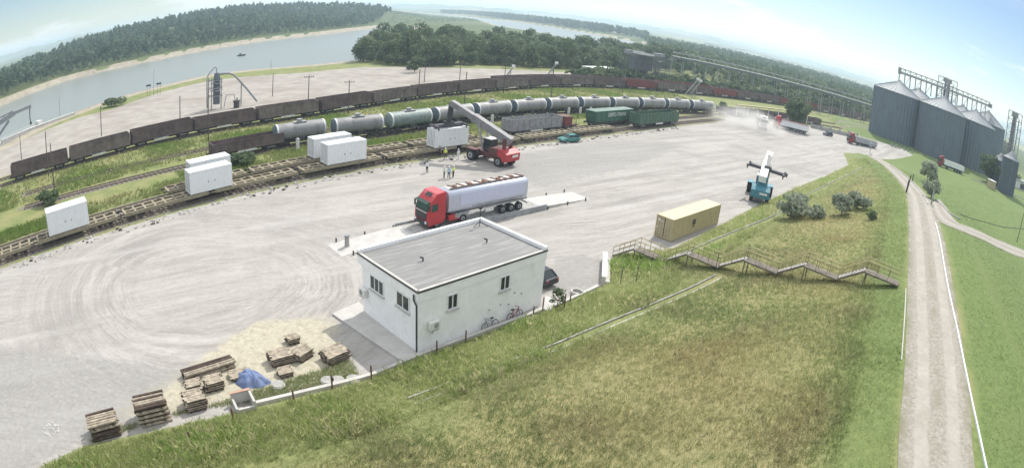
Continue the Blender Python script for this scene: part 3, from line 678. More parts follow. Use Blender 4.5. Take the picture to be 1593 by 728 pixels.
c0 = container('', CL, CW_, CH, M['white'], M['white'], 'white containers on the wagons')
for x in (-.45, .55): b = MB(); b.box(x, -CW_/2-.0, CH*.42, .16, .05, .2); b.build('side_fitting', M['grey'], c0)
def put_c(o, track, pl, pr, z, label):
    a, b_ = at(*pl, z), at(*pr, z); s = track.near(((a+b_)/2+Vector((-.72, .7, 0))*1.25)); p = track.at(s); o.location = (p[0], p[1], 1.29); o.rotation_euler = (0, 0, track.rot(s)); o['label'] = label; return o
put_c(c0, T_FRONT, (75.2, 363.4), (142, 345), 1.29, 'white container standing alone on the front track, no twin behind it')
put_c(dup(c0), T_FRONT, (293.7, 299), (361.4, 284.2), 1.29, 'white container before its twin, nearest to the leafy bush and dark open wagon')
put_c(dup(c0), T_FRONT, (503, 255), (560.5, 246.3), 1.29, 'white container before its twin, in front of the first tank wagon')
cc = put_c(dup(c0), T_FRONT, (676, 233), (728, 222), 1.29, 'white container under the red reach stacker boom')
def put_top(o, tl, tr, label):
    z = 1.29+CH; a, b_ = at(*tl, z), at(*tr, z); s = T_SECOND.near((a+b_)/2+Vector((-.72, .7, 0))*1.25); p = T_SECOND.at(s); o.location = (p[0], p[1], 1.29); o.rotation_euler = (0, 0, T_SECOND.rot(s)); o['label'] = label
put_top(dup(c0), (287, 254.5), (351.5, 240), 'white container half hidden behind its twin, beside the leafy bush')
put_top(dup(c0), (487, 213), (543, 208), 'white container half hidden behind its twin, in front of the first tank wagon')
# cream container at the foot of the slope
A0, B0, C0 = at(1016.6, 367), at(1043, 376), at(1108.8, 350.4)
yc = container('long cream container standing on the gravel at the foot of the slope', 12.1, 2.44, 2.65, M['cream'], M['cream_top'])
ax = (C0-B0).normalized(); rz = math.atan2(ax.y, ax.x); ctr = (A0+B0)/2+ax*6.05; yc.location = (ctr.x, ctr.y, 0.05); yc.rotation_euler = (0, 0, rz)
b = MB(); b.box(-1.0, -1.24, 1.75, .75, .03, .2); b.box(-1.15, -1.24, 1.4, .35, .03, .4); b.box(-.75, -1.24, 1.4, .25, .03, .4); b.box(-1.05, -1.24, 1.0, .5, .03, .16); b.build('side_marking', M['dark'], yc)
b = MB(); b.box(-6.07, .75, 2.1, .02, .3, .3); b.box(-6.07, .3, 2.05, .02, .22, .2); b.box(-6.07, .9, 1.2, .02, .18, .12); b.build('door_plate', M['offwhite'], yc)

# ------------------------------------------------------------------ white flat-roofed weighhouse
HX, HY, HRZ = -4.45, 43.9, R(46.5); hx, hy = 6.55, 4.05
H = thing('weighbridge_office', 'white flat-roofed single-storey building beside the weighbridge', 'building', (HX, HY, 0), HRZ)
b = MB(); b.box(0, -.3, 2.42, hx*2-.1, hy*2-.6-.1, 5.0); b.build('wall', M['plaster'], H)
b = MB(); b.box(0, 0, 4.62, hx*2, hy*2, .8)
b.build('roof_slab', M['plaster'], H)
b = MB(); b.box(0, 0, 5.045, hx*2-.5, hy*2-.5, .05); rf = b.build('roof_covering', M['membrane'], H)
b = MB(); b.box(0, hy-.14, 5.2, hx*2, .28, .36); b.box(hx-.14, -.14, 5.2, .28, hy*2-.28, .36); b.build('parapet', M['plaster'], H)
b = MB(); b.box(0, -hy+.1, 5.05, hx*2-.3, .22, .14); b.box(-hx+.1, -.05, 5.05, .22, hy*2-.4, .14); b.build('eaves_upstand', M['pale_concrete'], H)
b = MB(); b.box(-.02, -hy-.02, 5.03, hx*2+.1, .06, .13); b.box(-hx-.02, 0, 5.03, .06, hy*2+.02, .13); b.build('eaves_flashing', M['dark'], H)
def hloc(px, py, face):
    c, s = math.cos(HRZ), math.sin(HRZ)
    if face == 'left': p0 = Vector((HX-c*(hx-.05), HY-s*(hx-.05), 0)); nn = (c, s, 0)
    else: p0 = Vector((HX+s*(hy-.05), HY-c*(hy-.05), 0)); nn = (-s, c, 0)
    return local(H, onp(px, py, p0, nn))
def window(face, p1, p2, hgt, panes):
    a, b_ = hloc(*p1, face), hloc(*p2, face); zc = (a.z+b_.z)/2
    if face == 'left': w = abs(b_.y-a.y); cx, cy = -hx+.05, (a.y+b_.y)/2; B = lambda m, u, z, su, sz, d, o: m.box(cx-o, cy+u, z, d, su, sz)
    else: w = abs(b_.x-a.x); cx, cy = (a.x+b_.x)/2, -hy+.05; B = lambda m, u, z, su, sz, d, o: m.box(cx+u, cy-o, z, su, d, sz)
    f = MB(); t = .09
    B(f, 0, zc+hgt/2, w+t, t, .1, .02); B(f, 0, zc-hgt/2, w+t, t, .1, .02)
    for k in range(panes+1): B(f, -w/2+k*w/panes, zc, t, hgt-t, .1, .02)
    wf = f.build('window', M['white'], H)
    g = MB()
    for k in range(panes): B(g, -w/2+(k+.5)*w/panes, zc, w/panes-t, hgt-t, .03, .012)
    g.build('pane', M['glass'], wf); s = MB(); B(s, 0, zc-hgt/2-.1, w+.25, .07, .22, .08); s.build('sill', M['pale_concrete'], wf)
window('left', (577, 437), (597, 450), 1.15, 3); window('left', (618, 462), (637, 475), 1.15, 2)
window('front', (696, 471), (711, 466), 1.15, 2); window('front', (778, 442), (792, 437), 1.15, 2)
for face, q in (('left', (569, 453)), ('front', (672, 503))):
    p = hloc(*q, face); b = MB()
    if face == 'left': b.box(-hx-.2, p.y, p.z, .36, .85, .6); b.cyl((-hx-.39, p.y+.08, p.z), (-hx-.36, p.y+.08, p.z), .22, n=16, mi=1); b.box(-hx-.2, p.y, p.z-.34, .4, .6, .06, 1)
    else: b.box(p.x, -hy-.2, p.z, .85, .36, .6); b.cyl((p.x+.08, -hy-.39, p.z), (p.x+.08, -hy-.36, p.z), .22, n=16, mi=1); b.box(p.x, -hy-.2, p.z-.34, .6, .4, .06, 1)
    b.build('air_conditioner', [M['ac'], M['grey']], H)
b = MB(); b.tube([(-hx-.1, -hy+.35, 4.75), (-hx-.1, -hy+.35, 4.35), (-hx-.02, -hy+.12, 3.95), (-hx-.02, -hy+.12, .1)], .06, 8); b.build('downpipe', M['dark'], H)
for q in ((479, 566), (780, 478)):
    p = local(H, at(500+q[0]/3.0325, 220+q[1]/3.0325, 5.05)); b = MB(); b.cyl((p.x, p.y, 5.0), (p.x, p.y, 5.38), .06, n=8); b.cyl((p.x, p.y, 5.36), (p.x-.22, p.y+.1, 5.42), .07, n=8); b.build('roof_vent', M['dark'], H)
p = local(H, at(746, 352, 5.05)); b = MB(); b.cyl((p.x, p.y, 5), (p.x, p.y, 6.9), .035, n=6); b.box(p.x, p.y, 6.75, .3, .12, .25); b.bar((p.x-.7, p.y, 5.09), (p.x, p.y, 5.5), .04, .04); b.bar((p.x+.5, p.y-.5, 5.09), (p.x, p.y, 5.5), .04, .04); b.bar((p.x-.3, p.y, 6.2), (p.x+.3, p.y, 6.2), .03, .03); b.build('antenna_mast', M['dark'], H)
b = MB()
for x, z in ((3.1, 2.2), (3.9, 1.9), (.4, 1.5), (1.6, 1.6), (2.5, 1.35), (-5.2, 1.4)): b.cyl((x, -hy+.05-.02, z), (x, -hy-.03, z), .06, n=8)
b.build('wall_fitting', M['grey'], H)
def slab(name, pts, z, m, th=.3):
    p = [Vector((q.x, q.y)) if hasattr(q, 'x') else Vector(q) for q in pts]; b = MB(); n_ = len(p)
    b.add([(q.x, q.y, z-th) for q in p]+[(q.x, q.y, z) for q in p], [tuple(range(n_))[::-1], tuple(range(n_, 2*n_))]+[(i, (i+1) % n_, n_+(i+1) % n_, n_+i) for i in range(n_)])
    return tag(b.build(name, m), kind='structure')
slab('pavement', [at(517, 490), at(558, 472), at(656, 549), at(632, 568)], .16, M['pale_concrete'])
slab('pavement', [at(845, 482), at(848, 461), at(864, 467), at(858, 487)], .10, M['pale_concrete'])

# ------------------------------------------------------------------ weighbridge
ta = Vector((.72, .694, 0)).normalized(); tn = Vector((-ta.y, ta.x, 0))
tb = at(668, 358, .45); twr = math.atan2(-ta.y, -ta.x)      # truck faces down-left
TL_ = 14.6; tfront = tb+tn*1.25-ta*.2
wc = tfront+ta*7.5
W_ = thing('weighbridge', 'pale concrete weighbridge with end ramps under the red tanker lorry', 'weighbridge', (wc.x, wc.y, 0), math.atan2(ta.y, ta.x))
b = MB(); b.box(0, 0, .2, 18.4, 3.3, .4); b.build('deck', M['concrete'], W_)
for e in (-1, 1): b = MB(); b.prism([(e*9.2, 0), (e*9.2, .4), (e*18.2, .02), (e*18.2, 0)], -1.7, 1.7); b.build('ramp', M['pale_concrete'], W_)
for y in (-1.8, 1.8): b = MB(); b.box(0, y, .33, 19.5, .22, .66); b.build('side_rail', M['grey'], W_)
b = MB()
for e in (-1, 1):
    for y in (-1.95, 1.95):
        for x in (9.9, 13.5, 17): b.cyl((e*x, y, 0), (e*x, y, .45), .09, n=8)
b.build('marker_post', M['dark'], W_)
p = at(540, 384); t = thing('bollard', 'lone grey concrete bollard beside the lower weighbridge ramp', 'bollard', p); b = MB(); b.cyl((0, 0, 0), (0, 0, 1.15), .26, .24, 14); b.build('post', M['concrete'], t); b = MB(); b.cyl((0, 0, 1.15), (0, 0, 1.3), .29, .29, 14); b.build('cap', M['grey'], t)

# ------------------------------------------------------------------ vehicles
def wheel(parent, x, y, r=.5, w=.3, z=None):
    b = MB(); z = r if z is None else z; s = 1 if y > 0 else -1
    b.cyl((x, y-w/2, z), (x, y+w/2, z), r, n=20); o = b.build('wheel', [M['rubber']], parent)
    b = MB(); b.cyl((x, y+s*(w/2-.02), z), (x, y+s*(w/2+.015), z), r*.55, n=14); b.cyl((x, y+s*(w/2), z), (x, y+s*(w/2+.05), z), r*.2, n=10, mi=1); b.build('rim', [M['steel'], M['dark']], o)
def lorry(name, label, loc, rz, cabm, trailer, TL=11.4, roofm=None, detail=True, lowm=None):
    t = thing(name, label, 'lorry', loc, rz)
    b = MB(); prof = [(0, .42), (.06, 1.3), (.02, 1.95), (-.28, 3.0), (-.62, 3.32), (-1.15, 3.80), (-2.2, 3.92), (-2.28, 1.0), (-1.95, .55)]
    b.prism(prof, -1.24, 1.24); b.build('cab', cabm, t)
    if detail:
        b = MB(); b.prism([(-.66, 3.34), (-1.16, 3.84), (-2.2, 3.97), (-2.2, 3.9), (-1.16, 3.78), (-.7, 3.3)], -1.1, 1.1); b.build('roof_fairing', roofm or cabm, t)
        b = MB(); b.prism([(-.70, 3.42), (-1.02, 3.72), (-1.02, 3.75), (-.68, 3.44)], -.5, .5); b.build('roof_hatch', M['dark'], t)
    b = MB(); b.prism([(.045, 2.02), (-.235, 2.93), (-.20, 2.95), (.085, 2.02)], -1.13, 1.13); b.build('windscreen', M['wgl'], t)
    b = MB(); b.prism([(-.16, 2.98), (.12, 2.86), (.15, 2.92), (-.22, 3.1)], -1.15, 1.15); b.build('sun_visor', M['wgl'], t)
    b = MB(); b.box(.07, 0, 1.45, .09, 1.9, .75); b.box(.09, 0, .7, .12, 2.4, .45); b.build('grille', M['dark'], t)
    b = MB(); b.box(.075, 0, 1.9, .1, 2.0, .07); b.build('badge_bar', M['offwhite'], t)
    for y in (-1, 1):
        b = MB(); b.box(.14, y*.98, .82, .06, .32, .26); b.build('headlight', M['lamp_glass'], t)
        b = MB(); b.box(-.05, y*1.42, 2.5, .14, .16, .72); b.bar((-.1, y*1.24, 2.85), (-.05, y*1.42, 2.82), .05, .05); b.build('mirror', M['dark'], t)
        b = MB(); b.prism([(-.42, 1.95), (-.5, 2.75), (-1.25, 2.8), (-1.25, 2.0)], y*1.22, y*1.255); b.build('side_window', M['wgl'], t)
        b = MB(); b.box(-3.6, y*1.08, .85, 1.7, .28, .6); b.build('side_skirt', lowm or M['dark'], t)
        wheel(t, -1.25, y*1.05); wheel(t, -4.7, y*.98, .5, .55)
        for k in range(3): wheel(t, -2.9-TL+1.6+k*1.3-.2, y*1.03, .5, .38)
    b = MB(); b.box(-3.6, 0, .95, 4.2, .8, .3); b.box(-1.9, 0, .8, 2.6, 1.6, .4); b.build('chassis', M['dark'], t)
    x0, x1 = -2.75, -2.75-TL; xm = (x0+x1)/2
    if trailer == 'tank':
        def sec(x, k=1.0, top=3.85, bot=1.25):
            o = []; hw = 1.24*k
            zc, hh = (top+bot)/2, (top-bot)/2*k
            for i in range(28):
                a = 2*math.pi*i/28; c, s = math.cos(a), math.sin(a); e = .48
                o.append((x, hw*math.copysign(abs(c)**e, c), zc+hh*math.copysign(abs(s)**e, s)))
            return o
        b = MB(); b.loft([sec(x0, .9), sec(x0-.15, 1), sec(x1+.9, 1), sec(x1+.15, .98), sec(x1, .9)], 0, True); tk = b.build('tank', M['silver'], t)
        for y in (-1, 1): b = MB(); b.box(xm-.4, y*1.262, 2.75, TL-2.2, .03, 1.35); b.build('side_panel', mat('pale_lilac_panel', (.50, .52, .66), .4, .1, var=.04), tk)
        b = MB(); b.box(xm, .1, 3.9, TL-.6, 1.0, .05, 0)
        b.build('walkway', M['offwhite'], t)
        b = MB(); xx = x0-.8
        for k in range(9):
            px_ = x0-.9-k*(TL-1.8)/8; b.bar((px_, -.55, 3.97), (px_-.5, .62, 3.97), .16, .1)
        b.bar((x0-.4, .62, 4.0), (x1+.4, .62, 4.0), .12, .08); b.build('roof_brackets', M['rust'], t)
        for k in range(5): b = MB(); b.cyl((x0-1.4-k*2.1, .1, 3.9), (x0-1.4-k*2.1, .1, 4.06), .3, n=14); b.build('manhole', M['rust'], t)
        b = MB()
        for y in (-.3, .3): b.bar((x1-.08, y-.5, 1.0), (x1-.08, y-.5, 3.9), .05, .05)
        for k in range(9): b.bar((x1-.08, -.8, 1.1+k*.32), (x1-.08, -.2, 1.1+k*.32), .04, .04)
        b.build('rear_ladder', M['steel'], t)
        b = MB(); b.box(xm-.3, 0, 1.15, TL-1, 1.0, .35)
        for y in (-1, 1): b.box(x0-1.9, y*1.1, .95, 2.0, .25, .5); b.box(xm-2.0, y*1.15, 1.25, TL-5.5, .08, .2); b.bar((x0-3.2, y*1.22, 1.75), (x1+.6, y*1.22, 1.75), .1, .1)
        b.build('trailer_frame', M['grey'], t)
        for y in (-1, 1): b = MB(); b.box(xm+.1, y*1.26, .95, 1.2, .04, .5); b.box(xm+2.7, y*1.26, 1.0, 1.0, .04, .26); b.build('side_locker', M['offwhite'], t)
        b = MB(); b.box(x1-.05, 0, .75, .1, 2.3, .25); b.build('rear_bumper', M['offwhite'], t)
    else:
        side, top = trailer; b = MB(); z0, z1 = 1.25, 2.95
        for y in (-1, 1):
            b.box(xm, y*1.22, (z0+z1)/2, TL, .06, z1-z0)
            for k in range(12): b.box(x0-.4-k*(TL-.8)/11, y*1.265, (z0+z1)/2, .09, .05, z1-z0-.1)
        b.box(x0, 0, (z0+z1)/2, .08, 2.4, z1-z0); b.box(x1, 0, (z0+z1)/2, .08, 2.4, z1-z0); b.box(xm, 0, z0+.04, TL-.2, 2.36, .08); b.build('trailer_body', side, t)
        b = MB(); b.box(xm, 0, 2.5, TL-.3, 2.3, .1); b.build('load', mat('grain_load', (.42, .36, .25), .95), t)
        b = MB()
        for y in (-1, 1): b.box(xm, y*1.24, z1+.05, TL+.05, .14, .1)
        b.build('top_rail', top, t); b = MB(); b.box(xm-.2, 0, 1.05, TL-.8, 1.0, .3); b.box(xm+1.2, 1.05, .75, 1.8, .06, .4); b.box(xm+1.2, -1.05, .75, 1.8, .06, .4); b.build('trailer_frame', M['dark'], t)
    return t
M['wgl'] = mat('green_tinted_glass', (.02, .06, .045), .12, var=.1)
lorry('tanker_lorry', 'red lorry with a silver tank trailer standing on the weighbridge', (tfront.x, tfront.y, .42), twr, M['red'], 'tank', TL_-2.9, M['pink'], True, M['red'])
def lorry_px(name, label, front, rear, cabm, trailer, TL, z=0.0):
    a, b_ = at(*front, z), at(*rear, z); d = (a-b_).normalized(); return lorry(name, label, (a.x, a.y, z), math.atan2(d.y, d.x), cabm, trailer, TL, None, True)
lorry_px('tipper_lorry', 'red lorry with a white trailer driving past the round tree', (1203, 197), (1266, 213), M['red'], (M['white'], M['red']), 9.6)
lorry_px('tipper_lorry', 'dark red lorry with a grey trailer in front of the silos', (1318, 222), (1384, 240), M['darkred'], (M['steel'], M['offwhite']), 9.6)
lorry_px('tipper_lorry', 'lorry with white trailer and red cab parked below the silos', (1458, 257), (1514, 278), M['darkred'], (M['white'], M['offwhite']), 9.8, 2.0)
lorry_px('tipper_lorry', 'pale grey lorry half lost in its own dust on the far side', (1187, 202), (1177, 187), M['offwhite'], (M['steel'], M['offwhite']), 9.0)
def car(label, loc, rz, paint, hatch=True):
    t = thing('parked_car', label, 'car', loc, rz); L, Wd = 4.35, 1.78
    prof = [(2.15, .35), (2.2, .62), (2.0, .82), (1.05, .95), (-1.7, .98), (-2.1, .92), (-2.18, .5), (-2.1, .32)]
    b = MB(); secs = []
    for y, k, dz in ((-.89, .95, -.05), (-.82, 1, 0), (.82, 1, 0), (.89, .95, -.05)): secs.append([(x*k, y, z+(dz if z > .6 else 0)) for x, z in prof])
    b.loft(secs, 0, False); b.build('body', paint, t)
    top = [(1.0, .94), (.25, 1.42), (-1.3, 1.46), (-2.0, .96)]
    b = MB(); lo = [(1.05, -.76, .93), (1.05, .76, .93), (-1.95, .76, .95), (-1.95, -.76, .95)]; hi = [(.3, -.6, 1.41), (.3, .6, 1.41), (-1.35, .6, 1.45), (-1.35, -.6, 1.45)]
    b.loft([lo, hi], 0, False); b.build('window', M['glass'], t)
    b = MB(); b.box(-.52, 0, 1.455, 1.72, 1.24, .05)
    for y in (-1, 1):
        b.bar((1.05, y*.77, .93), (.32, y*.61, 1.43), .07, .07); b.bar((-.5, y*.77, .95), (-.5, y*.62, 1.43), .09, .06); b.bar((-1.95, y*.76, .95), (-1.36, y*.6, 1.44), .14, .1)
    b.build('roof', paint, t)
    for y in (-1, 1):
        for x in (1.35, -1.3): wheel(t, x, y*.8, .32, .2)
        b = MB(); b.box(2.1, y*.62, .68, .14, .34, .14); b.build('headlight', M['lamp_glass'], t)
        b = MB(); b.box(-2.13, y*.66, .78, .1, .26, .2); b.build('tail_lamp', M['darkred'], t)
    return t
def car_px(label, pa, pb, paint, z=0.0):
    a, b_ = at(*pa, z), at(*pb, z); d = (b_-a).normalized(); c_ = (a+b_)/2; return car(label, (c_.x, c_.y, z), math.atan2(-d.y, -d.x), paint)
car_px('teal green hatchback parked on the gravel near the wagons', (869, 222), (900, 220), M['tealcar'])
c = at(862, 449); car('black car parked behind the white building, only its rear showing', (c.x-1.75, c.y+1.5, 0), R(136), M['black'])
car_px('dark blue car following the red and white lorry', (1278, 210), (1297, 213), M['navy'])
c = at(641, 109); car('small dark car parked by the grove near the river', (c.x, c.y, 0), R(20), M['navy'])

# reach stackers (local x forward)
def stacker(label, loc, rz, bodym, boomm, boom_tip, spread_c, spread_dir, spread_len, leg=0.0, cabm=None, wt=None, bw_=1.3):
    t = thing('reach_stacker', label, 'reach stacker', loc, rz)
    b = MB(); b.box(0, 0, 1.25, 6.6, 1.9, .8); b.box(2.6, 0, 1.0, 1.6, 2.6, .6); b.build('chassis', bodym, t)
    b = MB(); b.prism([(-4.1, 1.0), (-4.2, 2.2), (-3.3, 2.75), (-2.4, 2.75), (-2.3, .9)], -1.6, 1.6); b.build('counterweight', wt or bodym, t)
    b = MB(); b.box(-1.4, -.0, 2.1, 2.0, 2.9, 1.0)
    for k in range(4): b.box(-1.9+k*.35, -1.47, 2.15, .2, .05, .7)
    b.build('engine_cover', bodym, t); b = MB(); b.cyl((-.7, .9, 2.6), (-.7, .9, 3.7), .1, n=8); b.build('exhaust_pipe', M['dark'], t)
    b = MB(); b.box(-4.17, -.5, 1.75, .06, 1.3, .35); b.build('rear_plate', M['offwhite'], t)
    for y in (-1, 1):
        wheel(t, 2.6, y*1.75, .85, 1.1); wheel(t, -2.6, y*1.35, .8, .6)
        b = MB(); b.box(2.6, y*1.75, 1.85, 2.0, 1.2, .12); b.build('mudguard', bodym, t)
    b = MB(); b.box(.6, 0, 2.7, 1.7, 1.5, 1.9); cb = b.build('cab', cabm or M['dark'], t)
    b = MB(); b.box(1.46, 0, 2.9, .04, 1.25, 1.2); b.box(.6, -.765, 2.9, 1.3, .04, 1.1); b.box(.6, .765, 2.9, 1.3, .04, 1.1); b.build('cab_window', M['glass'], cb)
    b = MB(); b.box(.6, 0, 3.68, 1.9, 1.7, .08); b.build('cab_roof', M['offwhite'], cb)
    b = MB()
    for y in (-1, 1): b.bar((-2.9, y*.75, 2.2), (-2.9, y*.75, 4.3), .5, .3)
    b.build('boom_mount', bodym, t)
    piv = Vector((-2.9, 0, 4.1)); tip = local(t, boom_tip); d = (tip-piv); mid = piv+d*.6
    b = MB(); b.bar(piv-d.normalized()*.6, mid, bw_, 1.15); b.build('boom', boomm, t)
    b = MB(); b.bar(mid-d*.05, tip, bw_*.8, .9); b.build('boom_extension', boomm, t)
    for y in (-1, 1): b = MB(); q = piv+d*.45; b.cyl((1.2, y*.95, 1.6), (q.x, q.y+y*.7, q.z-.2), .17, n=10); b.build('lift_cylinder', M['steel'], t)
    sc0 = local(t, spread_c); sdv = Matrix.Rotation(-rz, 3, 'Z') @ Vector(spread_dir)
    b = MB(); b.bar(tip, sc0+Vector((0, 0, .3)), .75, .75); b.box(sc0.x, sc0.y, sc0.z+.35, 1.3, 1.3, .5); b.build('rotator', M['dark'], t)
    b = MB(); b.bar(sc0-sdv*spread_len/2, sc0+sdv*spread_len/2, .75, .5); pr = Vector((-sdv.y, sdv.x, 0))
    for e in (-1, 1):
        q = sc0+sdv*e*spread_len/2; b.bar(q-pr*1.2, q+pr*1.2, .35, .35)
        for f in (-1, 1): b.bar(q+pr*f*1.2, q+pr*f*1.2-Vector((0, 0, .5)), .2, .2)
        if leg: b.bar(q, q+Vector((0, 0, leg)), .5, .35)
    b.build('spreader', M['spr'], t)
    b = MB(); 
    for k in range(4): b.bar((1.7, -1.55-.0, .5+k*.45), (2.1-.2*k, -1.2, .5+k*.45), .4, .05)
    b.build('access_step', M['yellow'], t)
    return t
M['spr'] = mat('dark_spreader_paint', (.09, .085, .10), .6)
cl = cc.location; top = Vector((cl.x, cl.y, 1.29+CH+.35)); crz = cc.rotation_euler.z
fd = Vector((-math.sin(crz), math.cos(crz), 0))
tipz = 8.6; rr_ = at(703, 160, tipz)
stacker('red reach stacker lifting a white container, boom raised over the wagons', (cl.x-fd.x*7.2+2.6, cl.y-fd.y*7.2+1.2, 0), math.atan2(fd.y, fd.x)+R(6), M['redm'] if 'redm' in M else mat('shaded_worn_red_paint', (.13, .045, .042), .65, dirt=(.10, .085, .075), dirt_amt=.7), mat('dusty_boom_paint', (.20, .195, .205), .6, dirt=(.2, .2, .2)), rr_, top, (math.cos(crz), math.sin(crz), 0), 5.6, wt=M['red'])  # machine red darkened: the boom's shadow is painted into the worn paint
bx = at(1180, 314)
stacker('teal reach stacker with a raised white boom and empty dark spreader', (bx.x+.9, bx.y+2.3, 0), R(68), M['teal'], M['white'], at(1198, 240, 6.6), at(1194, 264, 5.0), (.75, -.66, 0), 6.6, .5, M['teal'], None, 1.3)

# ------------------------------------------------------------------ people
def person(label, loc, rz, mats, pose=0, helmet=True):
    sk, tr, sh = mats; V, E, Rd = [], [], []
    def a(p, r, par=None):
        V.append(p); Rd.append(r); i = len(V)-1
        if par is not None: E.append((par, i))
        return i
    pel = a((0, 0, .95), .15); ch = a((0, 0, 1.28), .17, pel); nk = a((0, 0, 1.47), .065, ch); hd = a((.01, 0, 1.58), .10, nk); a((.01, 0, 1.72), .095, hd); a((.09, 0, 1.6), .025, hd)
    st = .12 if pose != 2 else .2
    for s in (-1, 1):
        hp = a((0, s*.10, .90), .105, pel); kn = a((.04 if pose == 2 else .01, s*(.1+st*.2), .50), .07, hp); an = a((-.02*s if pose == 2 else 0, s*(.1+st*.3), .09), .05, kn); a((.16, s*(.1+st*.35), .05), .045, an)
        sd_ = a((0, s*.2, 1.4), .07, ch); el = a((-.03, s*.27, 1.12), .05, sd_)
        wr = a((.12 if pose else .03, s*(.29 if pose != 1 else .2), .87 if pose != 1 else 1.05), .035, el)
        hn = a((V[wr][0]+.04, V[wr][1], V[wr][2]-.07), .03, wr)
        for k, (dy, ln) in enumerate(((-.03, .08), (-.01, .095), (.012, .09), (.033, .07))): a((V[hn][0]+.03+.01*k, V[hn][1]+dy, V[hn][2]-ln), .009, hn)
        a((V[wr][0]+.07, V[wr][1]-s*.035, V[wr][2]-.06), .011, wr)
    me = bpy.data.meshes.new('b'); me.from_pydata(V, E, []); o = bpy.data.objects.new('b', me); COL.objects.link(o)
    o.modifiers.new('s', 'SKIN')
    for i, r in enumerate(Rd): me.skin_vertices[0].data[i].radius = (r, r)
    me.skin_vertices[0].data[0].use_root = True
    sub = o.modifiers.new('u', 'SUBSURF'); sub.levels = 1; sub.render_levels = 1
    bpy.context.view_layer.update(); bm = bpy.data.meshes.new_from_object(o.evaluated_get(bpy.context.evaluated_depsgraph_get()))
    COL.objects.unlink(o); bpy.data.objects.remove(o)
    bm.materials.clear()
    for m in (M['skin'], tr, sh, M['dark']): bm.materials.append(m)
    for p in bm.polygons:
        c = p.center; p.use_smooth = True
        p.material_index = 3 if c.z < .1 else (1 if c.z < .97 and abs(c.y) < .23 and not (pose and c.x > .08 and c.z > .75) else (2 if .97 <= c.z < 1.47 and not (abs(c.y) > .2 and c.z < 1.1) else 0))
    t = thing('person', label, 'person', loc, rz); body = bpy.data.objects.new('body', bm); COL.objects.link(body); body.parent = t
    b = MB(); 
    b.lathe([(.112, 1.64), (.118, 1.68), (.10, 1.76), (.05, 1.81), (.0, 1.82)], 14, c=(.01, 0, 0))
    if helmet: b.lathe([(.14, 1.66), (.112, 1.675)], 14, c=(.03, 0, 0)); b.build('hard_hat', M['helmet'], t)
    else: b.build('hair', M['hair'], t)
    return t
person('person in white shirt and dark trousers standing apart from the others', at(664, 269), R(60), (0, M['trousers'], M['shirtw']), 1, False)
person('person in light green shirt and hard hat in the group of three', at(690.5, 278), R(20), (0, M['trousers'], M['shirtg']), 1, True)
person('person in pale blue shirt, in the middle of the group of three', at(698, 278.3), R(80), (0, M['trousers'], M['shirtb']), 0, True)
person('person in hi-vis yellow top in the group of three', at(705, 276.5), R(160), (0, M['trousers'], M['orange']), 2, True)
person('person in hi-vis yellow vest standing in the container shadow', at(692.5, 247.5), R(100), (0, M['trousers'], M['orange']), 0, True)
person('person in white overalls beside the red reach stacker', at(712.5, 249), R(140), (0, M['shirtw'], M['shirtw']), 2, True)
person('person in a dark jacket standing in shade under the container', at(683.5, 244.5), R(60), (0, M['trousers'], M['shirtd']), 0, False)
# ------------------------------------------------------------------ timber stacks by the slope
def pole_stack(label, pc, rz, L, n_w, rows, r=.13, cat='timber stack'):
    t = thing('timber_stack', label, cat, pc, rz); W_ = n_w*2.05*r
    for k in range(rows):
        for i in range(n_w):
            y = -W_/2+(i+.5)*2.05*r+rnd.uniform(-.02, .02); z = r*.95+k*(2*r+.10); dl = rnd.uniform(-.12, .12)
            b = MB()
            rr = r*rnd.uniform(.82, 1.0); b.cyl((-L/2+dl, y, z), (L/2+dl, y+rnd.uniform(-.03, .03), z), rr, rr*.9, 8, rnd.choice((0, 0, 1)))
            if k < rows-1 and 0 < i < n_w-1: pass
            b.build('pole', [M['wood'], M['wood2']], t)
        if k < rows-1:
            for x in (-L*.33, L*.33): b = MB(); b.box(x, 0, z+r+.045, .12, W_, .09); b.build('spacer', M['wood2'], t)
    return t
def plank_stack(label, pc, rz, L, W_, H_, loose=True):
    L, W_, H_ = L*.95, W_*.95, H_*.9
    t = thing('plank_stack', label, 'timber stack', pc, rz); z = .12
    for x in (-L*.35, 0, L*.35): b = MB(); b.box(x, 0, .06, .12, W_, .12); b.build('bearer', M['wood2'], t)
    k = 0
    while z < H_:
        b = MB(); n_ = 5 if z < H_-.1 else 6; top = z+.075 >= H_
        for i in range(n_):
            w = W_/n_*rnd.uniform(.8, .97); b.box(rnd.uniform(-.12, .12) if loose else 0, -W_/2+(i+.5)*W_/n_, z+.03, L*rnd.uniform(.9, 1.03), w, .055, 0, rnd.uniform(-.05, .05) if top else rnd.uniform(-.01, .01))
        b.build('plank_layer', [M['wood'] if k % 2 or top else M['wood2']], t); z += .075; k += 1  # pale top layer over darker ones: side shade put into the colour
        if k % 4 == 0 and not top:
            b = MB()
            for x in (-L*.35, 0, L*.35): b.box(x, 0, z+.02, .1, W_*.96, .05)
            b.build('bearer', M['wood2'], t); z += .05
    return t
sl_ = math.atan2(*(lambda d: (d.y, d.x))(at(268, 640)-at(205, 655)))
def mid(*q): p = Vector((0, 0, 0)); [p.__iadd__(at(*k)) for k in q]; return p/len(q)
pole_stack('low stack of dark poles nearest the bottom left corner', at(166, 672), sl_+.05, 2.5, 6, 4)
pole_stack('tall stack of thin poles on spacers, second from bottom left', at(240, 650), sl_, 2.5, 7, 5, .12)
rz2 = R(42)
plank_stack('square stack of pale boards in front of two smaller stacks', at(305, 631), rz2, 1.7, 1.5, 1.05)
plank_stack('small untidy board stack behind the square pale board stack', at(303, 608), rz2, 1.3, 1.0, .8)
plank_stack('board stack with thick slabs below the long beams', at(334, 602), rz2, 1.6, 1.2, .85)
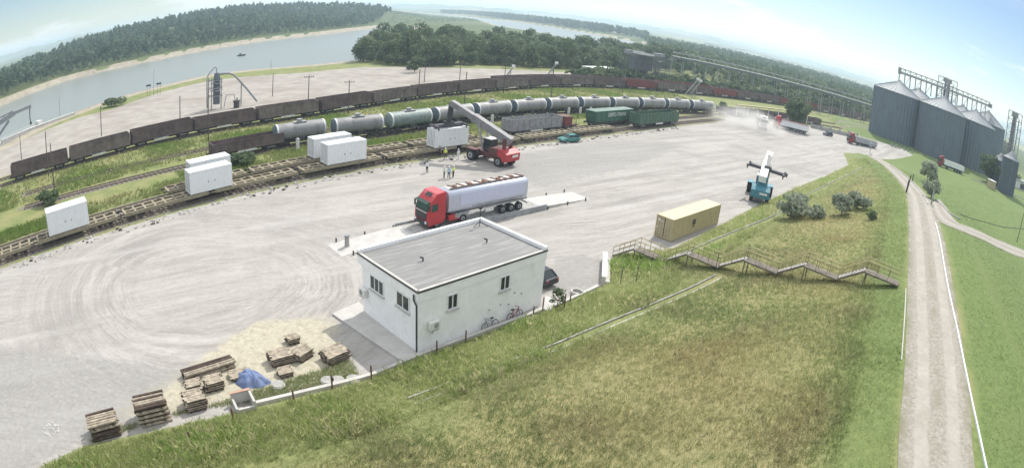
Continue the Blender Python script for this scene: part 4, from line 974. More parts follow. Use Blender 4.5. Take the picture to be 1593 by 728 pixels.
t = pole_stack('pile of long dark beams lying behind the board stacks', at(326, 578), R(47), 4.4, 4, 2, .14)
plank_stack('flat low board stack beside the blue tarpaulin', at(373, 585), rz2, 1.8, 1.2, .35)
plank_stack('wide board stack right of the blue tarpaulin', at(437, 562), rz2, 1.9, 1.4, .8)
plank_stack('little dark board stack farthest toward the gravel', at(456, 532), rz2, 1.1, .9, .6)
plank_stack('board stack with crooked top planks between two other stacks', at(470, 555), rz2+.4, 1.6, 1.3, .75)
plank_stack('low square board stack in the grass nearest the manhole covers', at(444, 582), rz2, 1.2, 1.0, .45)
plank_stack('board stack in the shade of the white building', at(521, 558), rz2+.15, 2.0, 1.5, .8)
# blue tarpaulin over a heap
t = thing('tarpaulin_heap', 'blue tarpaulin draped over a heap among the timber stacks', 'tarpaulin', at(391, 592)); V = []; n_ = 40; rows = 14
for k in range(rows+1):
    for i in range(n_):
        f = k/rows; a = 2*math.pi*i/n_; rr = f*(1.0+.10*math.sin(3*a+1)+.07*math.sin(7*a)); z = .85*(1-f**2.2)+.05*math.sin(a*5+f*6)*f+.03*math.sin(a*11)*f
        V.append((rr*1.25, 0, 0) if False else (rr*1.35*math.cos(a), rr*1.0*math.sin(a), max(.02, z*.9+.05*math.sin(4*a+9*f)*f*(1-f)*4)))
b = MB(); b.add(V, [(k*n_+i, k*n_+(i+1) % n_, (k+1)*n_+(i+1) % n_, (k+1)*n_+i) for k in range(rows) for i in range(n_)], 0, False); o = b.build('tarpaulin', M['tarp'], t)
b = MB(); b.lathe([(.7, 0), (.6, .3), (.2, .5), (0, .52)], 12); b.build('heap', M['wood2'], t)
# open concrete chamber and the manhole covers
p = at(381, 634); t = thing('concrete_chamber', 'open brick-edged concrete chamber at the end of the kerb', 'chamber', p, R(40)); b = MB()
b.box(0, .65, .45, 1.5, .16, .9); b.box(.67, -.08, .45, .16, 1.3, .9); b.box(-.67, -.08, .3, .16, 1.3, .6); b.box(0, -.65, .25, 1.2, .16, .5); b.build('wall', M['pale_concrete'], t)
b = MB(); b.box(0, .65, .93, 1.56, .22, .06); b.build('coping', M['brick'], t)
for i, q in enumerate([(433, 600), (510, 593.5), (525, 593), (550, 591)]):
    lab = ['pale round manhole cover in the grass left of the other three', 'first of three round manhole covers in a row by the kerb', 'middle of three round manhole covers in a row by the kerb', 'last of three round manhole covers nearest the white building'][i]
    t = thing('manhole_cover', lab, 'manhole cover', at(*q), 0, 'round concrete covers'); b = MB(); b.cyl((0, 0, 0), (0, 0, .14), .55, .52, 20); b.build('ring', M['pale_concrete'], t); b = MB(); b.cyl((0, 0, .14), (0, 0, .2), .45, .45, 20); b.build('lid', M['concrete'], t)
p = at(897, 456); t = thing('manhole_ring', 'white concrete ring lying right of the black car', 'manhole ring', p); b = MB(); b.lathe([(.42, 0), (.55, 0), (.55, .25), (.42, .25), (.42, 0)], 20, sm=False); b.build('ring', M['pale_concrete'], t)
p = at(80, 668); t = thing('gravel_ring', 'white ring of spilt lime on the gravel near the picture corner', 'lime ring', p); b = MB(); n_ = 40
[b.box(.62*math.cos(a_)*rnd.uniform(.8, 1.25), .62*math.sin(a_)*rnd.uniform(.8, 1.25), .03, rnd.uniform(.1, .34), rnd.uniform(.08, .22), .06, 0, rnd.uniform(0, 3), .7, .7) for a_ in np.linspace(0, 5.6, 46)]; [b.box(rnd.gauss(0, .14), rnd.gauss(0, .14), .03, .16, .12, .06, 0, rnd.uniform(0, 3), .7, .7) for _ in range(7)]; b.build('lime_spill', mat('spilt_lime', (.48, .47, .45), .95), t)
# bicycles against the front wall
def bike(label, px, fm, flip=1):
    p = hloc(*px, 'front'); w = H.matrix_basis @ Vector((p.x, -hy-.42, 0)); t = thing('bicycle', label, 'bicycle', (w.x, w.y, .02), HRZ)
    t.rotation_euler = (R(-9), 0, HRZ)
    for x in (-.55, .55):
        b = MB(); N = 24
        ring = [(x+.33*math.cos(2*math.pi*i/N), 0, .34+.33*math.sin(2*math.pi*i/N)) for i in range(N+1)]; b.tube(ring, .03, 5)
        for i in range(0, N, 3): b.bar((x, 0, .34), ring[i], .012, .012, 1)
        b.build('wheel', [M['rubber'], M['steel']], t)
    b = MB(); f = flip
    for q, r in (((-.55*f, 0, .34), (-.1*f, 0, .32)), ((-.1*f, 0, .32), (-.22*f, 0, .85)), ((-.1*f, 0, .32), (.42*f, 0, .78)), ((-.2*f, 0, .75), (.42*f, 0, .82)), ((.42*f, 0, .95), (.55*f, 0, .34)), ((-.55*f, 0, .34), (-.2*f, 0, .72))): b.cyl(q, r, .028, n=6)
    b.build('frame', fm, t); b = MB(); b.box(-.23*f, 0, .9, .28, .15, .07); b.build('saddle', M['dark'], t)
    b = MB(); b.tube([(.34*f, -.28, 1.02), (.42*f, 0, .98), (.34*f, .28, 1.02)], .02, 5); b.build('handlebar', M['dark'], t)
bike('grey bicycle leaning on the white wall, left of the red one', (757, 498), M['steel'], -1); bike('red bicycle leaning on the white wall, right of the grey one', (795, 489), M['darkred'], 1)

# ------------------------------------------------------------------ kerbs, drains and the stair on the slope
kerb('concrete_kerb', 'pale concrete kerb along the slope foot beside the white building', 'kerb', [at(398, 630), at(470, 613), at(560, 591), at(600, 578), at(650, 556), at(750, 519), at(845, 483)], .3, .28, M['pale_concrete'])
kerb('concrete_kerb', 'short pale kerb right of the black car, at the slope corner', 'kerb', [at(862, 478), at(905, 459), at(930, 447)], .3, .25, M['pale_concrete'])
a, b_ = at(938, 443), at(940, 404)
t = thing('retaining_wall', 'short white end wall at the foot of the stair', 'wall', (0, 0, 0)); b = MB(); b.bar(a+Vector((0, 0, .3)), b_+Vector((0, 0, .3)), .35, 1.0); b.bar(a+Vector((.35, 0, .1)), b_+Vector((.35, 0, .1)), .5, .5); b.build('wall', M['pale_concrete'], t); b = MB(); b.bar(a+Vector((0, 0, .83)), b_+Vector((0, 0, .83)), .45, .06); b.build('coping', M['white'], t)
def drain(label, pts, w=.7):
    p = smooth([np.array(q[:2]) for q in pts], 1.0); z = ground(p); t = np.gradient(p, axis=0); t /= np.linalg.norm(t, axis=1)[:, None]; nn = np.stack([-t[:, 1], t[:, 0]], 1)
    th = thing('drain_channel', label, 'drain')
    def ribbon(name, o0, o1, h0, h1, m):
        b = MB(); b.loft([[tuple(np.append(p[i]+nn[i]*o0, z[i]-.5)), tuple(np.append(p[i]+nn[i]*o1, z[i]-.5)), tuple(np.append(p[i]+nn[i]*o1, z[i]+h1)), tuple(np.append(p[i]+nn[i]*o0, z[i]+h0))] for i in range(len(p))], 0, False); return b.build(name, m, th)
    ribbon('channel_floor', -w/2, w/2, -.1, -.1, M['grey']); ribbon('upper_edge', -w/2-.12, -w/2, .12, .12, M['pale_concrete']); ribbon('lower_edge', w/2, w/2+.1, .05, .05, M['concrete'])
drain('concrete drain channel running along the middle of the grassy slope', [hit(640, 624), hit(740, 586), hit(860, 542), hit(950, 504), hit(1040, 467), hit(1118, 430)])
drain('pale concrete drain channel below the bushes, beyond the cream container', [hit(1050, 402), hit(1090, 386), hit(1140, 364), hit(1205, 338), hit(1228, 322), hit(1290, 288), hit(1340, 263), hit(1362, 247)], .8)
def off_road(w): return [CRL[i]+nrm[i]*w for i in range(len(CRL))]
kerb('road_kerb', 'white kerb line along the right edge of the gravel road', 'kerb', [hit(1536, 740), hit(1527, 700), hit(1508, 610), hit(1490, 520), hit(1473, 440), hit(1462, 375), hit(1455, 347)], .13, .14, M['white'])
kerb('road_kerb', 'broken white kerb line along the left edge of the gravel road', 'kerb', [hit(1402, 560), hit(1405, 520), hit(1409, 450)], .09, .08, M['pale_concrete'])
kerb('road_kerb', 'white kerb along the far edge of the gravel road near the bushes', 'kerb', [hit(1443, 318), hit(1425, 290), hit(1400, 268), hit(1385, 258)], .2, .25, M['pale_concrete'])
kerb('road_kerb', 'pale kerb along the field beside the branch track', 'kerb', [hit(1455, 312), hit(1478, 333), hit(1494, 342)], .2, .25, M['pale_concrete'])
kerb('road_kerb', 'pale kerb at the foot of the field, below the parked white trailer', 'kerb', [at(1512, 279, 2), at(1566, 299, 2), at(1620, 322, 2)], .3, .3, M['pale_concrete'])
kerb('pipe', 'dark hose lying across the right-hand field', 'pipe', [hit(1494, 334), hit(1530, 345), hit(1565, 354), hit(1600, 357)], .1, .12, M['dark'])
# stair: five flights with level landings between the yard and the road
SA = Vector((11.0, 58.3, 0)); SB = Vector((33.2, 37.2, 8.05)); sv = SB-SA; sdr = Vector((sv.x, sv.y, 0)); SLn = sdr.length; sdr.normalize(); spn = Vector((-sdr.y, sdr.x, 0))
M['stairm'] = mat('weathered_stair_steel', (.17, .145, .115), .8, var=.3)
ST = thing('outdoor_stair', 'long stair with landings and yellow handrails climbing the grassy slope', 'stair', (SA.x, SA.y, 0), math.atan2(sdr.y, sdr.x))
unit = SLn/5; run = 2.5; rise = SB.z/5; path = []; x, z = 0, 0
for k in range(5):
    f = MB(); Wd = 1.15
    for s in (-1, 1): f.bar((x, s*Wd/2, z+.05), (x+run, s*Wd/2, z+rise+.05), .06, .17)
    fl = f.build('flight', M['stairm'], ST); f = MB()
    for i in range(8): f.box(x+(i+.5)*run/8, 0, z+(i+1)*rise/8-.02, .3, Wd-.1, .05)
    f.build('tread', M['concrete'], fl)
    path += [(x, z), (x+run, z+rise)]; z += rise
    f = MB(); f.box(x+(run+unit)/2, 0, z-.02, unit-run, Wd, .06)
    for s in (-1, 1): f.bar((x+run, s*Wd/2, z-.06), (x+unit, s*Wd/2, z-.06), .06, .15)
    f.build('landing', M['stairm'], ST); f = MB()
    for s in (-1, 1):
        w = Matrix.Rotation(ST.rotation_euler.z, 3, 'Z') @ Vector((x+run+.1, s*Wd/2, 0))+ST.location
        f.bar((x+run+.1, s*Wd/2, gz(w.x, w.y)-.3), (x+run+.1, s*Wd/2, z-.1), .1, .1)
    f.build('support_leg', M['stairm'], ST); x += unit
path.append((x, z))
for s in (-1, 1):
    f = MB(); f.tube([(a_, s*Wd/2, b2+1.05) for a_, b2 in path], .045, 6); f.build('handrail', M['yellow'], ST)
    f = MB(); f.tube([(a_, s*Wd/2, b2+.55) for a_, b2 in path], .03, 5)
    for (a1, z1_), (a2, z2_) in zip(path[:-1], path[1:]):
        nn_ = max(2, int((a2-a1)/1.1))
        for i in range(nn_): f.cyl((a1+(a2-a1)*i/nn_, s*Wd/2, z1_+(z2_-z1_)*i/nn_), (a1+(a2-a1)*i/nn_, s*Wd/2, z1_+(z2_-z1_)*i/nn_+1.05), .03, n=5)
    f.build('balustrade', mat('rusty_yellow_rail', (.26, .22, .11), .7), ST)
# thin fence posts along the foot of the slope
for i, (q, hgt) in enumerate([((298, 690), 1.1), ((364, 655), 1.2), ((457.6, 626), 1.2), ((517, 605), 1.3), ((578, 592), 1.4), ((679, 551), 1.3), ((724, 533), 1.2), ((829, 492), 1.1), ((843, 489), 1.7), ((877, 481), 1.6), ((886, 472), 1.0)]):
    w = hit(*q); t = thing('fence_post', 'thin rusty fence post at the foot of the grassy slope', 'fence post', (w.x, w.y, w.z-.1), 0, 'fence posts along the slope foot'); b = MB(); b.box(0, 0, hgt/2, .07, .07, hgt); b.box(.05, 0, hgt*.5, .03, .12, hgt*.9); b.build('post', M['rust'], t)
for i, (q, hgt) in enumerate([((965, 441), 1.8), ((989, 440), 2.0), ((1112, 424), 2.0), ((1162, 400), 1.5)]):
    w = hit(*q); t = thing('wire_post', 'slender dark post standing in the grass beside the stair', 'fence post', (w.x, w.y, w.z-.1), 0, 'posts beside the stair'); b = MB(); b.cyl((0, 0, 0), (0, 0, hgt), .035, n=6); b.bar((-.25, 0, hgt*.8), (.25, 0, hgt*.8), .03, .03); b.build('post', M['dark'], t)

# ------------------------------------------------------------------ posts, poles and lamps
stubs = [(463, 234), (556, 214), (585, 212), (613, 208), (642, 200), (669, 193), (765, 194), (884, 181), (902, 180), (918, 180), (992, 172), (1006, 171), (1032, 172), (1064, 173), (1075, 172), (1085, 172), (1095, 172), (1104, 172), (1113, 172), (1146, 175), (1154, 175), (1161, 175), (1168, 175), (1175, 175)]
sb_ = None
for i, q in enumerate(stubs):
    p = at(*q)
    lab = 'stout white concrete post along the tank wagons, %s counting from the dark open wagon' % ORD[i]
    if sb_ is None:
        sb_ = thing('concrete_post', lab, 'post', p, 0, 'stout white posts along the tank track'); b = MB(); b.cyl((0, 0, 0), (0, 0, 1.9), .32, .3, 12); b.build('shaft', M['offwhite'], sb_); b = MB(); b.cyl((0, 0, 1.9), (0, 0, 2.15), .4, .12, 12); b.build('cap', M['grey'], sb_)
    else: dup(sb_, p, 0, lab)
poles = [((76, 275), (69, 205), 'bare dark pole before the second brown wagon, far left', 0), ((85, 296), (79, 223), 'shorter dark pole in the weeds behind the leftmost white container', 0), ((33.6, 248), (31, 210), 'thin pole on the quay at the far left', 0),
 ((158, 212), (156, 165), 'thin pole on the quay beside the riverbank bushes', 0), ((281, 219), (278.6, 150), 'tall bare pole before the brown train, left of the loading tower', 0), ((324.5, 221), (323, 140), 'tall pole in front of the riverside loading tower', 0),
 ((479, 182), (478, 117), 'tall pole behind the first tank wagon', 1), ((541.6, 179), (542.6, 125), 'pole with wire arms behind the second tank wagon', 1), ((424, 150), (425, 115), 'short pole on the quay, right of the loading tower', 0),
 ((650, 162), (650, 108), 'tall pole behind the third, greenish tank wagon', 0), ((660, 128), (661, 92), 'pole on the quay in front of the grove, by the parked car', 1), ((715, 125), (715, 93), 'pole on the quay in front of the middle of the grove', 1),
 ((722, 170), (723, 112), 'pole beside the raised tip of the red stacker boom', 0), ((783, 147), (784, 104), 'pole beside the small inclined conveyor on the quay', 1), ((857, 156), (866, 98), 'leaning dark pole rising above the brown train', 0),
 ((891, 142), (891, 76), 'tall pole with wire arms reaching the grove tops', 1), ((968, 146), (970, 110), 'short pole right of the blue shed', 0), ((1016, 143), (1018, 95), 'pole with a lamp in front of the grey loading tower', 2),
 ((1054, 150), (1055, 80), 'tallest pole with a lamp, right of the grey loading tower', 2), ((1127, 153), (1129, 112), 'plain pole right of the twin sloping ramps', 0), ((1031, 146), (1033, 84), 'thin pole left of the tallest lamp pole', 0)]
def polething(name, label, pb, pt_, z0=0.0, kind=0, r=.13, m=None, cat='pole'):
    p = at(*pb, z0); dd = math.hypot(p.x, p.y); tp = onp(pt_[0], pt_[1], p, (p.x/dd, p.y/dd, 0)); h = max(2.0, tp.z-z0)
    t = thing(name, label, cat, p); b = MB(); b.cyl((0, 0, -.2), (0, 0, h), r, r*.7, 8); b.build('shaft', m or M['pole'], t)
    u = Vector((p.y, -p.x, 0)).normalized()
    if kind == 1: b = MB(); b.bar(u*-1.1+Vector((0, 0, h-.5)), u*1.1+Vector((0, 0, h-.5)), .1, .1); [b.cyl(u*k+Vector((0, 0, h-.45)), u*k+Vector((0, 0, h-.2)), .06, n=6) for k in (-1, -.5, .5, 1)]; b.build('crossarm', M['pole'], t)
    if kind == 2: b = MB(); b.bar((0, 0, h-.1), u*1.3+Vector((0, 0, h+.1)), .09, .09); b.box(u.x*1.5, u.y*1.5, h+.1, .9, .4, .18, 1, math.atan2(u.y, u.x)); b.build('lamp', [M['steel'], M['offwhite']], t)
    return t
for pb, pt_, lab, k in poles: polething('utility_pole', lab, pb, pt_, 0, k)
q = hit(1582, 376); polething('utility_pole', 'grey pole with a strut in the field at the right edge', (1582, 376), (1593, 331), q.z, 0, .12)
p = hit(1353, 238); t = thing('signal_post', 'dark post with a box beside the road where the grass begins', 'post', p); b = MB(); b.cyl((0, 0, 0), (0, 0, 2.6), .09, n=8); b.build('shaft', M['dark'], t); b = MB(); b.box(0, 0, 2.6, .9, .9, 1.3); b.build('box', M['grey'], t)
for q, h in (((1410, 300), 3.2),):
    p = hit(*q); t = thing('gate_post', 'dark slanted barrier post at the left edge of the gravel road', 'post', p); b = MB(); b.cyl((0, 0, 0), (.5, .2, h), .12, n=8); b.cyl((-.2, 0, 0), (.3, .4, h*.7), .08, n=8); b.build('shaft', M['dark'], t)
p = hit(1448, 318); t = thing('gate_post', 'pale post beside the bushes at the road fork', 'post', p); b = MB(); b.cyl((0, 0, 0), (0, 0, 2.6), .12, n=8); b.cyl((.5, .3, 0), (.5, .3, 2.2), .1, n=8); b.build('shaft', M['steel'], t)
p = hit(1419, 283); t = thing('gate_post', 'dark stub post on the far kerb of the gravel road', 'post', p); b = MB(); b.cyl((0, 0, 0), (0, 0, 1.7), .14, n=8); b.cyl((0, 0, 1.7), (0, 0, 1.8), .2, n=8); b.build('shaft', M['dark'], t)
# boards and lamp by the river
for i, (q, tp) in enumerate([((231, 150), (230, 131)), ((247, 147), (246, 128))]):
    p = at(*q); dd = math.hypot(p.x, p.y); tz = onp(tp[0], tp[1], p, (p.x/dd, p.y/dd, 0)).z; u = Vector((p.y, -p.x, 0)).normalized()
    t = thing('sign_board', ('left' if i == 0 else 'right')+' one of two dark boards on legs at the riverbank', 'sign', p, math.atan2(u.y, u.x), 'boards at the riverbank')
    b = MB(); b.box(0, 0, tz-.6, 1.9, .1, .55); b.build('board', M['dark'], t); 
    for x in (-.55, .55): b = MB(); b.box(x, .08, tz/2, .12, .12, tz); b.build('leg', M['pole'], t)
polething('lamp_post', 'white-topped lamp post between the two riverbank boards', (239, 149), (237, 108), 0, 0, .1, M['steel'], 'lamp post')
polething('lamp_post', 'thin pale mast rising from the pontoon at the left', (93, 182), (91, 152), -1.5, 0, .1, M['steel'], 'mast')

# ------------------------------------------------------------------ riverside plant
bp = at(337, 170); dd = math.hypot(bp.x, bp.y); pn = (bp.x/dd, bp.y/dd, 0); u = Vector((bp.y, -bp.x, 0)).normalized(); w_ = Vector((-u.y, u.x, 0))
PL = thing('loading_tower', 'riverside loading tower of grey steel with a curved pipe', 'loading tower', (0, 0, 0))
q = lambda x, y: onp(x, y, bp, pn)
b = MB()
for x in (324, 329, 344): 
    a_ = q(x, 168); c_ = q(x+1, 122)
    for s in (-1, 1): b.bar(Vector((a_.x, a_.y, 0))+w_*s*1.2, Vector((a_.x, a_.y, c_.z))+w_*s*1.2, .2, .2)
for y in (150, 138, 126):
    z = q(330, y).z; a_ = q(323, y); c_ = q(346, y)
    for s in (-1, 1): b.bar(Vector((a_.x, a_.y, z))+w_*s*1.2, Vector((c_.x, c_.y, z))+w_*s*1.2, .15, .2)
b.build('frame', M['grey'], PL)
zt, zb = q(337, 114).z, q(337, 162).z; cx_ = q(337, 140); b = MB(); b.cyl((cx_.x, cx_.y, zb), (cx_.x, cx_.y, zt-1.5), 1.0, n=16); b.cyl((cx_.x, cx_.y, zt-1.5), (cx_.x, cx_.y, zt), 1.0, .7, n=16); b.build('vessel', mat('dark_vessel_paint', (.12, .14, .16), .6), PL)
b = MB(); b.box(cx_.x, cx_.y, zt-2.6, 2.6, 2.6, .15); b.box(cx_.x, cx_.y, (zt+zb)/2-.5, 2.8, 2.8, .15); b.build('platform', M['grey'], PL)
b = MB(); b.tube([q(340, 116), q(350, 114.5), q(357, 114.5), q(364, 117), (q(371, 124)), q(382, 136), q(400, 158)], .28, 8); b.build('curved_pipe', M['grey'], PL)
b = MB(); b.tube([q(322, 168), q(322, 121), q(326, 114), q(332, 107), q(335, 105), q(337, 107), q(337, 114)], .15, 6); b.build('vent_pipe', M['grey'], PL)
b = MB(); a_ = q(375, 166); c_ = q(375, 130); b.bar((a_.x, a_.y, 0), (a_.x, a_.y, c_.z), .25, .25); b.build('pipe_support', M['grey'], PL)
b = MB(); b.tube([q(348, 170), q(352, 148), q(365, 147.5), q(366, 168)], .1, 6); b.build('pipe_loop', M['grey'], PL)
a_ = at(368, 168); t = thing('pump_box', 'dark pump box on the quay right of the loading tower', 'machine', a_); b = MB(); b.box(0, 0, .8, 1.2, 1.2, 1.6); b.box(0, 0, 1.75, 1.6, 1.4, .3); b.build('casing', M['dark'], t); b = MB(); b.cyl((0, .2, 1.9), (0, .2, 2.6), .2, n=8); b.build('inlet', M['grey'], t)
# harbour crane and pontoon at the left edge
cp0 = Vector((-163, 107, 0)); cn_ = (cp0.x/195, cp0.y/195, 0); q = lambda x, y: onp(x, y, cp0, cn_)
CRN = thing('harbour_crane', 'grey lattice harbour crane reaching over the pontoon at left', 'crane', (0, 0, 0))
b = MB(); A1, A2, A3 = q(-45, 222), q(23, 176), q(48, 165)
b.bar(A1, A2, 1.7, 1.5); b.bar(A2, A3, 1.1, 1.0); b.bar(q(-40, 206), q(20, 173), .5, .5); b.bar(q(-5, 216), q(14, 188), .9, .9)
for k in range(7): b.bar(A1.lerp(A2, k/7), q(-40, 206).lerp(q(20, 173), (k+.5)/7), .3, .3)
b.build('jib', M['grey'], CRN); b = MB(); b.tube([q(48, 165), q(46, 171), q(46.5, 183), q(48, 191)], .22, 6); b.box(*q(48, 192), .7, .7, .9); b.build('hook', M['dark'], CRN); b = MB(); g0 = q(-45, 224); b.box(g0.x, g0.y, g0.z-1, 4, 4, 4); b.box(g0.x, g0.y, g0.z/2-2, 2.5, 2.5, g0.z+2); b.build('turret', M['grey'], CRN)
PT = thing('pontoon', 'long pale pontoon with railings moored along the quay', 'pontoon', (0, 0, 0)); a_, c_ = at(-20, 236, -1.6), at(66, 196, -1.6)
b = MB(); b.bar(a_, c_, 4.0, 1.8); b.build('hull', M['pale_concrete'], PT); b = MB(); b.bar(a_+Vector((0, 0, 1.9)), c_+Vector((0, 0, 1.9)), .1, .1)
for k in range(12): x_ = a_.lerp(c_, k/11); b.cyl(x_+Vector((0, 0, .8)), x_+Vector((0, 0, 1.9)), .06, n=6)
b.build('railing', M['offwhite'], PT); b = MB(); e_ = at(60, 196, 0); b.box(e_.x, e_.y, .6, 2.2, 2.2, 2.0); b.build('deckhouse', M['offwhite'], PT)
t = thing('quay_wall', 'low pale quay wall along the water at the left', 'wall', (0, 0, 0)); b = MB(); pts = [at(2, 222, .2), at(44, 204, .2), at(66, 196, .2), at(116, 178, .2)]
for a1, a2 in zip(pts[:-1], pts[1:]): b.bar(a1, a2, .8, 1.2)
b.build('wall', M['pale_concrete'], t); b = MB()
for a1, a2 in zip(pts[:-1], pts[1:]): b.bar(a1+Vector((0, 0, .64)), a2+Vector((0, 0, .64)), .9, .08)
b.build('coping', M['offwhite'], t)
p = at(375, 87.5, -3); t = thing('motor_boat', 'small dark motor boat alone on the river', 'boat', p, R(15)); b = MB(); secs = []
for x, w, h in ((-2.6, .9, .7), (-1, 1.1, .7), (1, 1.0, .8), (2.3, .5, 1.0), (3, .08, 1.15)): secs.append([(x, -w*.6, -.2), (x, w*.6, -.2), (x, w, h), (x, -w, h)])
b.loft(secs, 0, False); b.build('hull', M['dark'], t); b = MB(); b.box(-.4, 0, 1.2, 1.8, 1.5, 1.0); b.build('cabin', M['grey'], t); b = MB(); b.box(-.4, 0, 1.35, 1.4, 1.54, .45); b.build('window', M['glass'], t)
# far-left mooring boats by the bank
for i, (qx, qy, lab) in enumerate([(419, 119, 'small work boat moored by the bank with a thin mast'), (563, 105, 'pale boat drawn up at the point of the grove')]):
    p = at(qx, qy, -2.6); t = thing('moored_boat', lab, 'boat', p, R(10)); b = MB(); secs = []
    for x, w, h in ((-3.5, .9, .8), (-1, 1.2, .8), (1.5, 1.1, .9), (3, .6, 1.1), (3.8, .1, 1.3)): secs.append([(x, -w*.6, -.4), (x, w*.6, -.4), (x, w, h), (x, -w, h)])
    b.loft(secs, 0, False); b.build('hull', M['offwhite'] if i else M['grey'], t); b = MB(); b.box(-.8, 0, 1.4, 2.2, 1.6, 1.3); b.build('cabin', M['offwhite'], t)
    if i == 0: b = MB(); b.cyl((.6, 0, .8), (.6, 0, 6.2), .07, n=6); b.bar((-.3, 0, 4.2), (1.5, 0, 4.2), .06, .06); b.build('mast', M['grey'], t)
# blue shed, conveyors, grey loading tower, gallery
def shed(name, label, pa, pb, dep, h, wallm, roofm, z=0.0, cat='shed'):
    a_, c_ = at(*pa, z), at(*pb, z); d = c_-a_; L = d.length; rz = math.atan2(d.y, d.x); n_ = Vector((-d.y, d.x, 0)).normalized()
    m_ = (a_+c_)/2+n_*dep/2; t = thing(name, label, cat, (m_.x, m_.y, z), rz); b = MB(); b.box(0, 0, h/2, L, dep, h); b.build('wall', wallm, t)
    b = MB(); b.prism([(-L/2-.3, h), (-L/2-.3, h+.35), (L/2+.3, h+.55), (L/2+.3, h)], -dep/2-.3, dep/2+.3); b.build('roof', roofm, t)
    for x in (-L*.25, L*.2): b = MB(); b.box(x, -dep/2-.03, h*.45, L*.18, .06, h*.7); b.build('door', M['dark'], t)
    b = MB(); [b.box(x, -dep/2-.05, h/2, .3, .1, h) for x in (-L/2+.2, -L*.02, L/2-.2)]; b.build('pilaster', M['offwhite'], t)
    return t
shed('blue_shed', 'blue shed with a white roof edge behind the brown train', (922, 121), (958, 122), 6, 3.6, M['blue'], M['offwhite'])
def conveyor(label, lo, hi, pb, w=.9):
    bp_ = at(*pb); dd = math.hypot(bp_.x, bp_.y); nn = (bp_.x/dd, bp_.y/dd, 0); a_, c_ = onp(lo[0], lo[1], bp_, nn), onp(hi[0], hi[1], bp_, nn); t = thing('belt_conveyor', label, 'conveyor', (0, 0, 0)); b = MB(); b.bar(a_, c_, w, .5); b.build('belt_frame', M['steel'], t)
    b = MB(); m_ = a_.lerp(c_, .65); b.bar((m_.x, m_.y, 0), m_, .2, .2); m2 = a_.lerp(c_, .3); b.bar((m2.x, m2.y, 0), m_, .15, .15); b.build('support', M['grey'], t); b = MB(); b.box(c_.x, c_.y, c_.z+.1, 1.2, 1.0, .9); b.build('head', M['offwhite'], t)
conveyor('small inclined conveyor on the quay, left of its twin', (788, 118), (799, 104), (793, 122)); conveyor('small inclined conveyor on the quay near the blue shed', (851, 118), (866, 99), (858, 122))
conveyor('left one of two parallel sloping ramps behind the tank wagons', (1066, 147), (1086, 124), (1070, 149), .8); conveyor('right one of two parallel sloping ramps behind the tank wagons', (1073, 148), (1090, 127), (1078, 150), .8)
G0 = at(975, 131); G1 = at(1040, 136); gd_ = (G1-G0); GL = gd_.length; gr = math.atan2(gd_.y, gd_.x); gm = (G0+G1)/2; dd = math.hypot(gm.x, gm.y); gh = onp(1005, 82, gm, (gm.x/dd, gm.y/dd, 0)).z
t = thing('grain_loading_hall', 'tall grey slatted loading tower in front of the forest', 'tower', (gm.x, gm.y, 0), gr)
b = MB(); b.box(-GL*.12, 3, gh*.66, GL*.42, 4, gh*.45)
for x in np.linspace(-GL*.47, GL*.47, 30): b.box(x, -.06, gh*.5, .16, .14, gh*.86); b.box(x, 6, gh*.5, .16, .14, gh*.86)
for z in (.2, .5, .85): b.box(0, -.15, gh*z, GL*.97, .2, .25)
b.build('cladding', mat('dark_grey_cladding', (.15, .165, .165), .7, var=.3), t); b = MB(); [b.box(x, y, gh*.1, .4, .4, gh*.2) for x in np.linspace(-GL*.46, GL*.46, 6) for y in (.2, 5.8)]; b.build('leg', M['grey'], t)
b = MB(); b.prism([(-GL*.25, gh*.92), (-GL*.25, gh*1.02), (GL*.03, gh*.96), (GL*.03, gh*.92)], -1, 5); b.build('roof_cover', M['offwhite'], t); b = MB(); b.box(GL*.3, 3, gh*.96, 4, 3, gh*.1); b.box(-GL*.42, 3, gh*.96, 2, 3, gh*.12); b.build('head_house', M['grey'], t)
GA = thing('conveyor_gallery', 'very long raised conveyor gallery with a white top edge before the forest', 'conveyor', (0, 0, 0)); pts = [at(1046, 89, 11), at(1150, 112, 11), at(1250, 137, 11), at(1362, 168, 11)]
a_, c_ = pts[0], pts[3]
b = MB(); b.bar(a_, c_, 2.0, 1.0); b.build('gallery', mat('dark_gallery_cladding', (.13, .15, .15), .7), GA); b = MB(); b.bar(a_+Vector((0, 0, .62)), c_+Vector((0, 0, .62)), 1.6, .22); b.build('roof', M['offwhite'], GA)
b = MB(); o_ = Vector((.6, 1.6, 1.2)); b.bar(a_+o_*2, c_+o_*2, .7, .5); b.build('upper_belt', M['grey'], GA)
b = MB()
for k in range(19):
    x_ = a_.lerp(c_, k/18); b.bar((x_.x, x_.y-.6, -.5), (x_.x, x_.y-.6, x_.z), .3, .3); b.bar((x_.x, x_.y+2.2, -.5), (x_.x, x_.y+2.4, x_.z+1.4), .25, .25)
b.build('trestle', M['grey'], GA)
